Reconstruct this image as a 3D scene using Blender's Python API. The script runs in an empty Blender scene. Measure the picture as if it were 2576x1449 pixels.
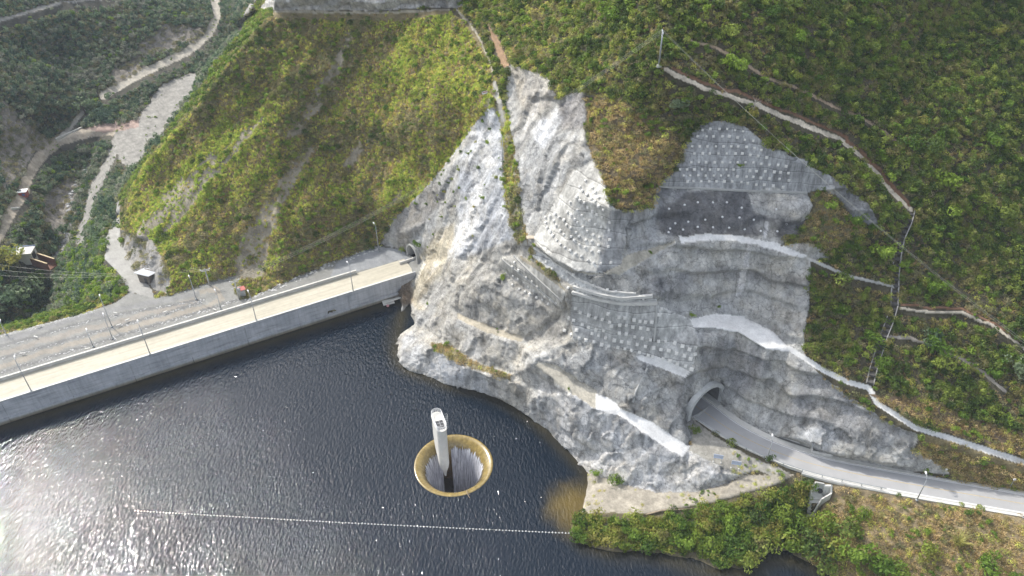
import bpy, bmesh, math, random
import numpy as np
from mathutils import Vector, Matrix, Euler
from mathutils.geometry import delaunay_2d_cdt
R = math.radians
random.seed(7); rng = np.random.default_rng(7)
S = bpy.context.scene
COL = S.collection

# ------------------------------------------------------------ camera
FPX, TH, CH = 1996.0, R(38.0), 150.0           # focal length in px of a 2576 px wide picture, pitch, height over the water
cd = bpy.data.cameras.new('camera'); cam = bpy.data.objects.new('camera', cd); COL.objects.link(cam)
cd.sensor_width = 36.0; cd.lens = 36.0 * FPX / 2576.0; cd.clip_start = 1.0; cd.clip_end = 3000.0
cam.location = (0, 0, CH); cam.rotation_euler = (R(90) - TH, 0, 0)
S.camera = cam
# ------------------------------------------------------------ light
SUN_EL, SUN_AZ = R(46.0), R(48.0)              # azimuth measured to the left of +Y
wd = bpy.data.worlds.new('World'); S.world = wd; wd.use_nodes = True
nt = wd.node_tree; nt.nodes.clear()
sky = nt.nodes.new('ShaderNodeTexSky'); sky.sky_type = 'NISHITA'; sky.sun_disc = False
sky.sun_elevation = SUN_EL; sky.sun_rotation = -SUN_AZ; sky.air_density = 1.0; sky.dust_density = 2.5; sky.ozone_density = 1.0
bg = nt.nodes.new('ShaderNodeBackground'); bg.inputs['Strength'].default_value = 0.15
wo = nt.nodes.new('ShaderNodeOutputWorld')
hs = nt.nodes.new('ShaderNodeHueSaturation'); hs.inputs['Saturation'].default_value = 0.42
nt.links.new(sky.outputs[0], hs.inputs['Color']); nt.links.new(hs.outputs[0], bg.inputs[0]); nt.links.new(bg.outputs[0], wo.inputs[0])
sl = bpy.data.lights.new('sun', 'SUN'); sl.energy = 2.0; sl.angle = R(0.7); sl.color = (1.0, 0.95, 0.87)
so = bpy.data.objects.new('sun', sl); COL.objects.link(so)
sd = Vector((-math.cos(SUN_EL) * math.sin(SUN_AZ), math.cos(SUN_EL) * math.cos(SUN_AZ), math.sin(SUN_EL)))
so.rotation_euler = sd.to_track_quat('Z', 'Y').to_euler()
S.view_settings.view_transform = 'Standard'; S.view_settings.look = 'None'
S.view_settings.exposure = 1.0; S.view_settings.gamma = 1.0
S.render.engine = 'CYCLES'; S.cycles.max_bounces = 6; S.cycles.diffuse_bounces = 2; S.cycles.glossy_bounces = 2
S.cycles.transparent_max_bounces = 6; S.cycles.sample_clamp_indirect = 4.0

# ------------------------------------------------------------ geometry helpers
CT, ST = math.cos(TH), math.sin(TH)
def at(px, py, z):                              # the point at height z seen at a pixel of the photograph (2576 px wide)
    u = (px - 1288.0) / FPX; v = (py - 724.5) / FPX
    d = (CH - z) / (ST + v * CT)
    return Vector((u * d, (CT - v * ST) * d, z))
def depth_of(px, py, z):
    v = (py - 724.5) / FPX
    return (CH - z) / (ST + v * CT)
def to_px(p):
    x, y, z = p; dz = z - CH
    d = y * CT - dz * ST
    return (1288.0 + FPX * x / d, 724.5 + FPX * (-dz * CT - y * ST) / d)
def hsh(i, j, k):
    n = (i * 73856093) ^ (j * 19349663) ^ (k * 83492791)
    n = (n ^ (n >> 13)) * 1274126177 & 0x7fffffff
    n = (n ^ (n >> 16))
    return (n & 0xffff) / 65535.0
def vnoise(P):                                  # value noise, -1..1
    I = np.floor(P).astype(np.int64); F = P - I; F = F * F * F * (F * (F * 6 - 15) + 10)
    r = 0
    for a in (0, 1):
        wx = F[..., 0] if a else 1 - F[..., 0]
        for b in (0, 1):
            wy = F[..., 1] if b else 1 - F[..., 1]
            for c in (0, 1):
                wz = F[..., 2] if c else 1 - F[..., 2]
                r = r + wx * wy * wz * hsh(I[..., 0] + a, I[..., 1] + b, I[..., 2] + c)
    return r * 2 - 1
def fbm(P, scale, octs=3, gain=0.5, seed=0):
    r = 0; a = 1.0; s = 1.0 / scale; t = 0
    for o in range(octs):
        r = r + a * vnoise(P * s + 17.3 * (seed + o)); t += a; a *= gain; s *= 2.03
    return r / t
def facets(P, scale, seed, slope=.6):          # broken planes: every cell tilts its own way
    Q = P / scale; I = np.floor(Q).astype(np.int64); best = np.full(Q.shape[0], 1e9); sec = best.copy(); val = np.zeros(Q.shape[0])
    for a in (-1, 0, 1):
        for b in (-1, 0, 1):
            for c in (-1, 0, 1):
                i, j, k = I[:, 0] + a + seed * 101, I[:, 1] + b, I[:, 2] + c
                f = np.stack([hsh(i, j, k), hsh(j, k, i), hsh(k, i, j)], 1); C_ = np.stack([I[:, 0] + a, I[:, 1] + b, I[:, 2] + c], 1) + f
                dv = Q - C_; d = (dv ** 2).sum(1); m = d < best
                g = np.stack([hsh(i + 7, j, k), hsh(i, j + 7, k), hsh(i, j, k + 7)], 1) * 2 - 1
                v = (g * dv).sum(1) * slope * 2 + (hsh(i + 3, j + 5, k) - .5)
                sec = np.where(m, best, np.minimum(sec, d)); val = np.where(m, v, val); best = np.where(m, d, best)
    return val, np.sqrt(sec) - np.sqrt(best)
def tag(o, label=None, cat=None, group=None, kind=None):
    if label: o['label'] = label
    if cat: o['category'] = cat
    if group: o['group'] = group
    if kind: o['kind'] = kind
    return o
def link(name, me, parent=None):
    o = bpy.data.objects.new(name, me); COL.objects.link(o)
    if parent: o.parent = parent
    return o
def empty(name, loc, rz=0.0, label=None, cat=None, group=None):
    o = bpy.data.objects.new(name, None); COL.objects.link(o); o.location = loc; o.rotation_euler = (0, 0, rz)
    o.empty_display_size = 0.5
    return tag(o, label, cat, group)
def copy_tree(o, parent=None):
    c = o.copy(); COL.objects.link(c); c.parent = parent
    for ch in [x for x in KIDS.get(o.name, [])]:
        copy_tree2(ch, c)
    return c
KIDS = {}
def kids(o): return [x for x in bpy.data.objects if x.parent == o]
def copy_tree2(o, parent=None):
    c = o.copy(); COL.objects.link(c); c.parent = parent
    for ch in KIDS.get(o.name, []): copy_tree2(ch, c)
    return c
def remember(o):
    KIDS[o.name] = kids(o)
    for k in KIDS[o.name]: remember(k)

class MB:
    def __init__(s): s.v = []; s.f = []; s.m = []
    def add(s, vs, fs, mi=0):
        b = len(s.v); s.v += [tuple(x) for x in vs]; s.f += [tuple(b + i for i in f) for f in fs]; s.m += [mi] * len(fs); return s
    def box(s, c, size, rz=0.0, M=None, taper=1.0, mi=0):
        hx, hy, hz = size[0] / 2, size[1] / 2, size[2] / 2
        vs = [Vector((x * hx * (taper if z > 0 else 1), y * hy * (taper if z > 0 else 1), z * hz)) for z in (-1, 1) for y in (-1, 1) for x in (-1, 1)]
        Q = Matrix.Rotation(rz, 3, 'Z') if M is None else M
        vs = [Q @ w + Vector(c) for w in vs]
        return s.add(vs, [(0, 2, 3, 1), (4, 5, 7, 6), (0, 1, 5, 4), (2, 6, 7, 3), (0, 4, 6, 2), (1, 3, 7, 5)], mi)
    def tube(s, pts, r, n=8, cap=True, mi=0):
        pts = [Vector(p) for p in pts]; rs = r if isinstance(r, (list, tuple)) else [r] * len(pts)
        rings = []; up = Vector((0.13, 0.21, 0.97)).normalized()
        for i, p in enumerate(pts):
            t = (pts[min(i + 1, len(pts) - 1)] - pts[max(i - 1, 0)]).normalized()
            a = t.cross(up)
            if a.length < 0.05: a = t.cross(Vector((1, 0, 0)))
            a.normalize(); b = a.cross(t)
            rings.append([p + (a * math.cos(k * math.tau / n) + b * math.sin(k * math.tau / n)) * rs[i] for k in range(n)])
        vs = [w for q in rings for w in q]; fs = []
        for i in range(len(pts) - 1):
            for k in range(n):
                fs.append((i * n + k, i * n + (k + 1) % n, (i + 1) * n + (k + 1) % n, (i + 1) * n + k))
        if cap: fs.append(tuple(range(n))[::-1]); fs.append(tuple((len(pts) - 1) * n + k for k in range(n)))
        return s.add(vs, fs, mi)
    def prism(s, poly, z0, z1, mi=0):            # poly of (x, y)
        n = len(poly)
        vs = [(x, y, z0) for x, y in poly] + [(x, y, z1) for x, y in poly]
        fs = [tuple(range(n))[::-1], tuple(range(n, 2 * n))] + [(i, (i + 1) % n, n + (i + 1) % n, n + i) for i in range(n)]
        return s.add(vs, fs, mi)
    def lathe(s, prof, n=64, c=(0, 0), mi=0, a0=0.0, a1=math.tau):
        full = abs(a1 - a0 - math.tau) < 1e-6; m = n if full else n + 1
        vs = []
        for r_, z_ in prof:
            for k in range(m):
                a = a0 + (a1 - a0) * k / n
                vs.append((c[0] + r_ * math.cos(a), c[1] + r_ * math.sin(a), z_))
        fs = []
        for i in range(len(prof) - 1):
            for k in range(n):
                k2 = (k + 1) % m
                fs.append((i * m + k, i * m + k2, (i + 1) * m + k2, (i + 1) * m + k))
        return s.add(vs, fs, mi)
    def build(s, name, mats, parent=None, smooth=False, origin=None):
        me = bpy.data.meshes.new(name)
        vs = s.v
        if origin is not None: vs = [(a - origin[0], b - origin[1], c - origin[2]) for a, b, c in vs]
        me.from_pydata(vs, [], s.f); me.update()
        bm = bmesh.new(); bm.from_mesh(me); bmesh.ops.recalc_face_normals(bm, faces=bm.faces); bm.to_mesh(me); bm.free()
        if not isinstance(mats, (list, tuple)): mats = [mats]
        for m in mats: me.materials.append(m)
        if len(mats) > 1: me.polygons.foreach_set('material_index', s.m)
        if smooth: me.polygons.foreach_set('use_smooth', [True] * len(me.polygons))
        o = link(name, me, parent)
        if origin is not None and parent is None: o.location = origin
        return o

# ------------------------------------------------------------ material helpers
def mat(name):
    m = bpy.data.materials.new(name); m.use_nodes = True; t = m.node_tree; t.nodes.clear()
    out = t.nodes.new('ShaderNodeOutputMaterial'); p = t.nodes.new('ShaderNodeBsdfPrincipled')
    t.links.new(p.outputs[0], out.inputs[0]); return m, t, p
def nd(t, kind, **kw):
    n = t.nodes.new(kind)
    for k, v in kw.items():
        if k.startswith('i_'):
            key = k[2:]; n.inputs[int(key) if key.isdigit() else key].default_value = v
        else: setattr(n, k, v)
    return n
def mapping(t, scale=(1, 1, 1), rot=(0, 0, 0)):
    g = nd(t, 'ShaderNodeNewGeometry'); m = nd(t, 'ShaderNodeMapping'); m.inputs['Scale'].default_value = scale; m.inputs['Rotation'].default_value = rot
    t.links.new(g.outputs['Position'], m.inputs['Vector']); return m.outputs[0]
def noise(t, vec, scale, detail=4, rough=0.55, dist=0.0):
    n = nd(t, 'ShaderNodeTexNoise'); n.inputs['Scale'].default_value = scale; n.inputs['Detail'].default_value = detail
    n.inputs['Roughness'].default_value = rough; n.inputs['Distortion'].default_value = dist
    t.links.new(vec, n.inputs['Vector']); return n.outputs['Fac']
def ramp(t, fac, stops):
    r = nd(t, 'ShaderNodeValToRGB'); e = r.color_ramp.elements
    while len(e) < len(stops): e.new(0.5)
    for i, (p, c) in enumerate(stops):
        e[i].position = p; e[i].color = (c, c, c, 1) if isinstance(c, (int, float)) else (*c, 1)
    t.links.new(fac, r.inputs[0]); return r.outputs[0]
def mix(t, fac, a, b, mode='MIX'):
    m = nd(t, 'ShaderNodeMix', data_type='RGBA', blend_type=mode)
    for sock, val in ((m.inputs[0], fac), (m.inputs[6], a), (m.inputs[7], b)):
        if isinstance(val, (int, float)): sock.default_value = val
        elif isinstance(val, tuple): sock.default_value = (*val, 1)
        else: t.links.new(val, sock)
    return m.outputs[2]
def bump(t, p, h, strength=0.5, dist=0.3, prev=None):
    b = nd(t, 'ShaderNodeBump'); b.inputs['Strength'].default_value = strength; b.inputs['Distance'].default_value = dist
    t.links.new(h, b.inputs['Height'])
    if prev is not None: t.links.new(prev, b.inputs['Normal'])
    t.links.new(b.outputs[0], p.inputs['Normal']); return b.outputs[0]
def plain(name, col, rough=0.8, metal=0.0, var=0.25, scale=1.5, bstr=0.15):
    m, t, p = mat(name)
    v = mapping(t); n = noise(t, v, scale, 5, 0.6)
    a = tuple(c * (1 - var) for c in col); b = tuple(min(1, c * (1 + var)) for c in col)
    t.links.new(ramp(t, n, [(0.25, a), (0.75, b)]), p.inputs['Base Color'])
    p.inputs['Roughness'].default_value = rough; p.inputs['Metallic'].default_value = metal
    if bstr: bump(t, p, noise(t, v, scale * 6, 3), bstr, 0.05)
    return m

def m_rock():
    m, t, p = mat('sprayed_concrete_rock')
    at_ = nd(t, 'ShaderNodeAttribute', attribute_name='Col')
    v = mapping(t); vs_ = mapping(t, (1, 1, 0.12))
    big = noise(t, v, 0.09, 5, 0.6); mid = noise(t, v, 0.45, 6, 0.65, 0.6); fine = noise(t, v, 2.2, 4, 0.7)
    st = noise(t, vs_, 0.8, 4, 0.65, 0.3); st2 = noise(t, vs_, 2.4, 3, 0.7)
    c = mix(t, 0.4, at_.outputs['Color'], ramp(t, big, [(0.3, 0.74), (0.7, 1.16)]), 'MULTIPLY')
    c = mix(t, 0.42, c, ramp(t, mid, [(0.32, 0.66), (0.5, 1.0), (0.72, 1.22)]), 'MULTIPLY')
    c = mix(t, 0.5, c, ramp(t, st, [(0.34, 0.6), (0.5, 1.0), (0.68, 1.22)]), 'MULTIPLY')
    c = mix(t, 0.5, c, ramp(t, st2, [(0.3, 0.72), (0.6, 1.1)]), 'MULTIPLY')
    c = mix(t, 0.7, c, ramp(t, fine, [(0.3, 0.8), (0.7, 1.12)]), 'MULTIPLY')
    warm = ramp(t, noise(t, v, 0.2, 4, 0.6), [(0.45, (1, 1, 1)), (0.65, (1.0, 0.95, 0.86))])
    c = mix(t, 0.8, c, warm, 'MULTIPLY')
    wv = nd(t, 'ShaderNodeVectorMath', operation='MULTIPLY_ADD'); nz = nd(t, 'ShaderNodeTexNoise'); nz.inputs['Scale'].default_value = .6; nz.inputs['Detail'].default_value = 4; t.links.new(v, nz.inputs['Vector'])
    t.links.new(nz.outputs['Color'], wv.inputs[0]); wv.inputs[1].default_value = (3, 3, 3); t.links.new(v, wv.inputs[2])
    for sc_, wd_, st_ in ((.28, .035, .55), (.8, .05, .35)):
        vo = nd(t, 'ShaderNodeTexVoronoi', feature='DISTANCE_TO_EDGE'); vo.inputs['Scale'].default_value = sc_; t.links.new(wv.outputs[0], vo.inputs['Vector'])
        c = mix(t, st_, c, ramp(t, vo.outputs['Distance'], [(0.0, 0.25), (wd_, 1.0)]), 'MULTIPLY')
    sp_k = ramp(t, noise(t, v, 3.5, 3, 0.8), [(0.30, 0.45), (0.40, 1.0), (0.62, 1.0), (0.70, 1.35)]); c = mix(t, .4, c, sp_k, 'MULTIPLY')
    t.links.new(c, p.inputs['Base Color']); p.inputs['Roughness'].default_value = 0.9
    b = bump(t, p, mid, 0.4, 0.6)
    bump(t, p, noise(t, v, 1.3, 8, 0.8, 0.3), 1.0, 0.4, b)
    return m
def m_attr(name, b1=0.4, d1=0.25, sc=1.2, rough=0.92, lo=0.78, hi=1.18):
    m, t, p = mat(name)
    at_ = nd(t, 'ShaderNodeAttribute', attribute_name='Col'); v = mapping(t)
    c = mix(t, 1.0, at_.outputs['Color'], ramp(t, noise(t, v, 0.35, 6, 0.65), [(0.3, lo), (0.7, hi)]), 'MULTIPLY')
    c = mix(t, 1.0, c, ramp(t, noise(t, v, 2.6, 5, 0.7), [(0.3, lo), (0.7, hi)]), 'MULTIPLY')
    t.links.new(c, p.inputs['Base Color']); p.inputs['Roughness'].default_value = rough
    bump(t, p, noise(t, v, sc, 6, 0.7), b1, d1)
    return m
def m_leaf(name, cols, trans=0.25, sc=0.05, var=0.35, aniso=None):
    # cols: colours spread over the hillside by broad noise, each plant varied a little
    m, t, p = mat(name)
    g = nd(t, 'ShaderNodeNewGeometry'); oi = nd(t, 'ShaderNodeObjectInfo')
    n1 = noise(t, g.outputs['Position'], sc, 5, 0.7, 0.5)
    mm = nd(t, 'ShaderNodeMath', operation='MULTIPLY_ADD'); t.links.new(oi.outputs['Random'], mm.inputs[0]); mm.inputs[1].default_value = var; 
    t.links.new(n1, mm.inputs[2])
    ms = nd(t, 'ShaderNodeMath', operation='SUBTRACT'); t.links.new(mm.outputs[0], ms.inputs[0]); ms.inputs[1].default_value = var / 2
    k = len(cols); c = ramp(t, ms.outputs[0], [(0.3 + 0.4 * i / (k - 1), cc) for i, cc in enumerate(cols)])
    c = mix(t, 1.0, c, ramp(t, noise(t, g.outputs['Position'], 2.0, 2, 0.6), [(0.3, 0.75), (0.7, 1.3)]), 'MULTIPLY')
    t.links.new(c, p.inputs['Base Color']); p.inputs['Roughness'].default_value = 0.6
    p.inputs['Specular IOR Level'].default_value = 0.25
    tr = nd(t, 'ShaderNodeBsdfTranslucent'); t.links.new(c, tr.inputs[0])
    ms = nd(t, 'ShaderNodeMixShader'); ms.inputs[0].default_value = trans
    out = [n for n in t.nodes if n.type == 'OUTPUT_MATERIAL'][0]
    t.links.new(p.outputs[0], ms.inputs[1]); t.links.new(tr.outputs[0], ms.inputs[2]); t.links.new(ms.outputs[0], out.inputs[0])
    return m
M = {}
M['rock'] = m_rock()
M['soil'] = m_attr('hill_soil', 0.8, 0.5, 1.4, lo=0.7, hi=1.25)
M['concrete_bench'] = m_attr('bench_concrete', 0.4, 0.15, 2.0, lo=0.85, hi=1.1)
M['dirt'] = m_attr('path_dirt', 0.4, 0.15, 2.0)
M['gravel'] = m_attr('gravel', 0.5, 0.15, 3.0, lo=0.88, hi=1.1)
M['concrete'] = plain('concrete', (0.42, 0.42, 0.40), 0.85, var=0.2, scale=0.7)
M['concrete_light'] = plain('pale_concrete', (0.62, 0.61, 0.57), 0.85, var=0.12, scale=0.7)
M['block'] = plain('anchor_block_concrete', (0.72, 0.71, 0.67), 0.85, var=0.2, scale=0.9)
M['galv'] = plain('galvanised_steel', (0.42, 0.44, 0.45), 0.5, 0.4, var=0.1)
M['white'] = plain('white_paint', (0.78, 0.78, 0.78), 0.5, var=0.05)
M['dark'] = plain('dark_steel', (0.05, 0.05, 0.055), 0.5, 0.3)
M['wood'] = plain('weathered_wood', (0.3, 0.24, 0.17), 0.85, var=0.3)
M['bark'] = plain('bark', (0.13, 0.1, 0.075), 0.9, var=0.3)
M['red'] = plain('faded_red', (0.42, 0.12, 0.1), 0.7)
M['roofmetal'] = plain('zinc_sheet', (0.6, 0.62, 0.65), 0.45, 0.3, var=0.15)
M['cable'] = plain('cable', (0.5, 0.5, 0.42), 0.6, 0.2, bstr=0)

# ------------------------------------------------------------ dam axis
A0 = at(0, 1010, 7.0); A1 = at(1034, 687, 7.0)
DD = (A1 - A0).normalized(); DN = Vector((DD.y, -DD.x, 0))      # DN points to the water
DL = (A1 - A0).length
def dam(s, t, z): q = A0 + DD * s + DN * t; return Vector((q.x, q.y, z))

# ------------------------------------------------------------ terrain control: polylines of (px, py, z)
RZ = 9.0     # level of the road on the right
ROAD_R = [(1763, 990), (1799, 1023), (1850, 1067), (1921, 1102), (1996, 1130), (2049, 1148), (2112, 1162), (2212, 1180), (2254, 1188), (2400, 1213), (2576, 1244), (3076, 1331)]
ROAD_F = [(1722, 1020), (1741, 1046), (1799, 1086), (1890, 1135), (1940, 1158), (2018, 1183), (2087, 1202), (2181, 1222), (2254, 1236), (2400, 1262), (2576, 1292), (3076, 1379)]
GUT_R = [(1799, 1013), (1830, 1038), (1877, 1066), (1932, 1093), (1996, 1110), (2049, 1132), (2112, 1152), (2254, 1180), (2400, 1207), (2576, 1236), (3076, 1323)]
SHORE = [(1033, 762), (1010, 790), (996, 840), (992, 880), (1005, 915), (1030, 935), (1080, 950), (1120, 968), (1170, 980), (1220, 990), (1270, 1012),
         (1310, 1035), (1350, 1065), (1400, 1110), (1440, 1150), (1475, 1188), (1478, 1215), (1472, 1250), (1465, 1290), (1440, 1318), (1437, 1340),
         (1460, 1365), (1500, 1380), (1545, 1390), (1600, 1388), (1660, 1400), (1720, 1420), (1790, 1437), (1850, 1440), (1900, 1425), (1940, 1404),
         (1990, 1408), (2040, 1425), (2080, 1449), (2150, 1500), (2300, 1580), (2600, 1680), (3076, 1780)]
LN = []
def L(*p): LN.append(list(p))
def Lz(pts, z): LN.append([(a, b, z) for a, b in pts])
Lz(SHORE, 0.0)
# underwater beside the shore
L((1000, 800, -8), (975, 850, -8), (972, 885, -8), (990, 925, -8), (1025, 950, -8), (1115, 985, -8), (1215, 1008, -8), (1300, 1045, -8), (1390, 1125, -7), (1430, 1180, -4), (1420, 1250, -4), (1400, 1310, -4), (1405, 1355, -4), (1450, 1385, -6), (1540, 1410, -7), (1650, 1422, -7), (1720, 1440, -7), (1850, 1470, -7), (1930, 1440, -6), (1990, 1430, -6), (2060, 1490, -6), (2300, 1620, -7), (2600, 1760, -7))
for p in ((600, 1300), (200, 1700), (-500, 1700), (1200, 1700), (1800, 1700), (1000, 1000), (1200, 1200)): L((*p, -12))
# dam line (inside the dam body)
def dl(t, z, ss): LN.append([(*to_px(dam(s, t, z)), z) for s in ss])
dl(-1.6, 4.8, (-50, 0, 40, 80, DL - 3)); dl(-0.5, -10, (-50, 0, 40, 80, DL - 3))
# platform outer edge, and the foot of the left hill
L((-500, 985, 5), (-60, 860, 5), (0, 842, 5), (80, 822, 5), (155, 802, 5), (240, 778, 4.9), (290, 760, 4.7))
L((-500, 968, -40), (-60, 846, -40), (0, 830, -40), (80, 808, -41), (120, 790, -42), (150, 785, -34), (200, 776, -14), (240, 765, -1), (284, 752, 3.8))
L((290, 760, 4.7), (318, 735, 4.2), (300, 690, 2.5), (262, 650, -0.5), (262, 600, -3), (275, 575, -5.5), (290, 540, -8), (294, 512, -10))
L((386, 757, 4.6), (383, 728, 4.2), (345, 685, 2.5), (318, 640, 0.3), (300, 605, -2.2), (303, 560, -5.5), (301, 540, -7.5))
L((386, 757, 4.6), (430, 742, 5), (491, 722, 5), (540, 707, 5), (593, 695, 5.3), (640, 716, 5.3), (710, 708, 5.3), (815, 665, 5.5), (880, 643, 5.5), (950, 618, 5.8), (990, 624, 6), (1028, 646, 6))
L((345, 673, 3), (395, 725, 4.6))
L((318, 628, 0.8), (304, 590, 0), (304, 575, 2.5), (345, 590, 10), (385, 602, 11), (405, 640, 11), (432, 690, 8), (428, 735, 5.2))
# silhouette of the left hill, and the ground behind it
L((304, 575, 2.5), (303, 545, 3.5), (306, 520, 6), (322, 490, 13.5), (345, 450, 19), (400, 370, 30), (440, 320, 36), (480, 270, 42), (520, 212, 48), (560, 160, 53), (600, 110, 57), (640, 68, 60), (690, 30, 62))
L((296, 500, -12), (316, 478, -18), (339, 442, -23), (394, 362, -24), (434, 312, -23), (474, 262, -22), (513, 204, -21), (553, 152, -21), (592, 100, -21), (630, 50, -17), (655, 14, -12), (670, -20, -8), (690, -150, 10))
# left hill surface
for p in ((500, 600, 13.8), (500, 450, 25.5), (500, 330, 35), (700, 550, 18.5), (700, 400, 31), (700, 200, 48), (900, 500, 18.6), (900, 300, 36.7), (900, 150, 52),
          (1050, 330, 44), (1100, 200, 57), (1000, 250, 47), (1000, 400, 31), (600, 650, 9), (620, 300, 39), (800, 90, 57)): L(p)
L((690, 30, 62), (800, 32, 63), (950, 35, 66), (1060, 30, 69), (1130, 26, 70.5), (1180, 60, 69.5), (1210, 100, 68.5), (1235, 160, 66), (1245, 215, 63), (1247, 262, 60.3))
L((700, 22, 62.5), (800, 22, 64), (950, 24, 67), (1060, 16, 70), (1120, 5, 72))
L((640, 20, 58), (690, 0, 66), (800, 0, 68), (950, 0, 70.7), (1060, -5, 73), (1120, -8, 75))
L((720, -150, 84), (950, -150, 86), (1130, -150, 90), (1300, -150, 93), (1657, -150, 101), (2000, -150, 100), (2300, -150, 98), (2576, -150, 97), (3076, -150, 97))
# cone of sprayed rock and the left portal
L((1240, 268, 60), (1175, 330, 48.5), (1100, 440, 34.5), (1030, 510, 22.5), (985, 560, 13), (960, 600, 7.5))
L((1247, 262, 60.3), (1262, 330, 56), (1270, 420, 51), (1290, 520, 45), (1310, 600, 41.5), (1345, 615, 43))
L((1062, 655, 8), (1050, 680, 6.5), (1040, 710, 4), (1033, 762, 0))
for p in ((1075, 560, 22), (1100, 500, 29), (1100, 600, 20), (1060, 680, 10), (1100, 750, 12), (1100, 850, 6), (1150, 650, 24), (1200, 500, 40), (1180, 400, 46), (1150, 720, 20),
          (1050, 800, 5), (1200, 600, 33), (1010, 585, 14), (1050, 820, 4)): L(p)
L((1090, 862, 8), (1180, 905, 8), (1285, 945, 9)); L((1082, 874, 7.5), (1170, 925, 7.5), (1275, 962, 8), (1330, 975, 9))
L((1150, 788, 14), (1220, 818, 15.5), (1330, 852, 18)); L((1145, 800, 13.5), (1210, 840, 14.5), (1310, 872, 16.5))
L((1210, 714, 26), (1290, 742, 27), (1395, 785, 27.5), (1400, 800, 25), (1330, 852, 18)); 
L((1250, 665, 31), (1330, 722, 29.5), (1395, 772, 28.5))
L((1262, 648, 34), (1340, 690, 35), (1415, 742, 35), (1426, 735, 36)); L((1290, 640, 36), (1350, 670, 38), (1426, 735, 36))
L((1426, 735, 36), (1418, 785, 28.5), (1350, 850, 19)); L((1440, 745, 35.5), (1436, 790, 29.5), (1440, 850, 25.5))
L((1250, 665, 31), (1210, 714, 26), (1150, 788, 14))
# lower anchored wall
L((1345, 620, 42), (1400, 662, 40.5), (1450, 700, 39.5), (1530, 735, 38.6), (1650, 745, 38), (1652, 762, 36.3))
L((1440, 850, 25.5), (1540, 870, 25), (1640, 895, 24), (1733, 932, 22.3)); L((1652, 762, 36.3), (1740, 803, 31.8), (1758, 855, 29), (1735, 932, 22.3))
L((1608, 905, 23), (1648, 920, 22), (1720, 946, 20.8), (1735, 935, 21.8))
# second anchored wall
L((1345, 615, 43), (1380, 645, 42.7), (1440, 678, 42.3), (1500, 686, 42.3), (1560, 680, 42.8), (1600, 655, 44.5), (1700, 605, 48.7), (1780, 600, 49.2), (1860, 605, 49), (1950, 624, 47.6), (2032, 655, 45.6), (2150, 704, 41.5), (2250, 724, 39.7))
L((1700, 595, 49.3), (1780, 588, 50), (1860, 592, 49.8), (1950, 608, 48.6), (2032, 641, 46.6), (2150, 694, 42.3), (2250, 716, 40.4))
L((1530, 500, 58), (1580, 533, 55), (1560, 655, 44.6))
for p in ((1310, 450, 52), (1450, 500, 55.5), (1400, 400, 60), (1480, 330, 66), (1400, 250, 68), (1310, 250, 63.5), (1540, 580, 50.5), (1430, 600, 47), (1340, 520, 48.5)): L(p)
L((1290, 170, 69), (1345, 185, 70.5), (1385, 195, 71), (1400, 235, 70), (1470, 232, 71.5), (1480, 250, 70.5), (1490, 330, 66.2), (1500, 400, 63), (1530, 500, 58))
# wedge of dry hill between the cliffs
L((1540, 525, 57), (1600, 528, 56), (1645, 520, 55)); 
for p in ((1570, 350, 66), (1570, 450, 60.5), (1650, 420, 63), (1700, 300, 71), (1600, 200, 77.5), (1500, 150, 77.5), (1400, 120, 76), (1650, 560, 51.5), (1600, 600, 48.5)): L(p)
# upper gray wall
L((1655, 575, 50.7), (1648, 520, 54.7), (1650, 475, 57.5), (1690, 440, 60), (1722, 390, 63.5), (1735, 340, 67), (1760, 315, 69.3), (1810, 303, 70.7), (1870, 318, 70), (1930, 372, 66.2), (2000, 405, 64), (2090, 440, 61), (2180, 510, 55), (2215, 562, 51))
L((1660, 470, 57.3), (1800, 476, 57), (1930, 480, 56.8), (2030, 482, 56.8), (2100, 500, 56))
for p in ((1800, 540, 53), (1930, 540, 52.6), (1950, 510, 55.5), (2000, 520, 55.3), (2040, 545, 52.8), (2130, 600, 48.5), (2080, 560, 52.5), (2000, 580, 50.3)): L(p)
# wall between bench three and bench two
for p in ((1850, 700, 39.5), (1950, 730, 38), (2028, 760, 37), (1750, 690, 41), (1660, 690, 42), (1700, 760, 35.5)): L(p)
L((1740, 800, 32), (1800, 788, 32), (1870, 795, 31.5), (1940, 830, 30.5), (1985, 872, 29.3), (2070, 925, 27), (2190, 972, 24.6), (2212, 1010, 22.9), (2300, 1070, 20), (2400, 1101, 17.8), (2576, 1158, 15), (3076, 1300, 11.5))
L((1735, 815, 31.2), (1800, 822, 31.2), (1860, 835, 30.8), (1930, 878, 29.6), (1985, 886, 28.6), (2070, 937, 26.4), (2183, 982, 24), (2200, 1018, 22.4), (2300, 1080, 19.6), (2400, 1112, 17.4), (2576, 1168, 14.6), (3076, 1312, 11.2))
L((2028, 760, 37), (2026, 855, 31.5))
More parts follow.
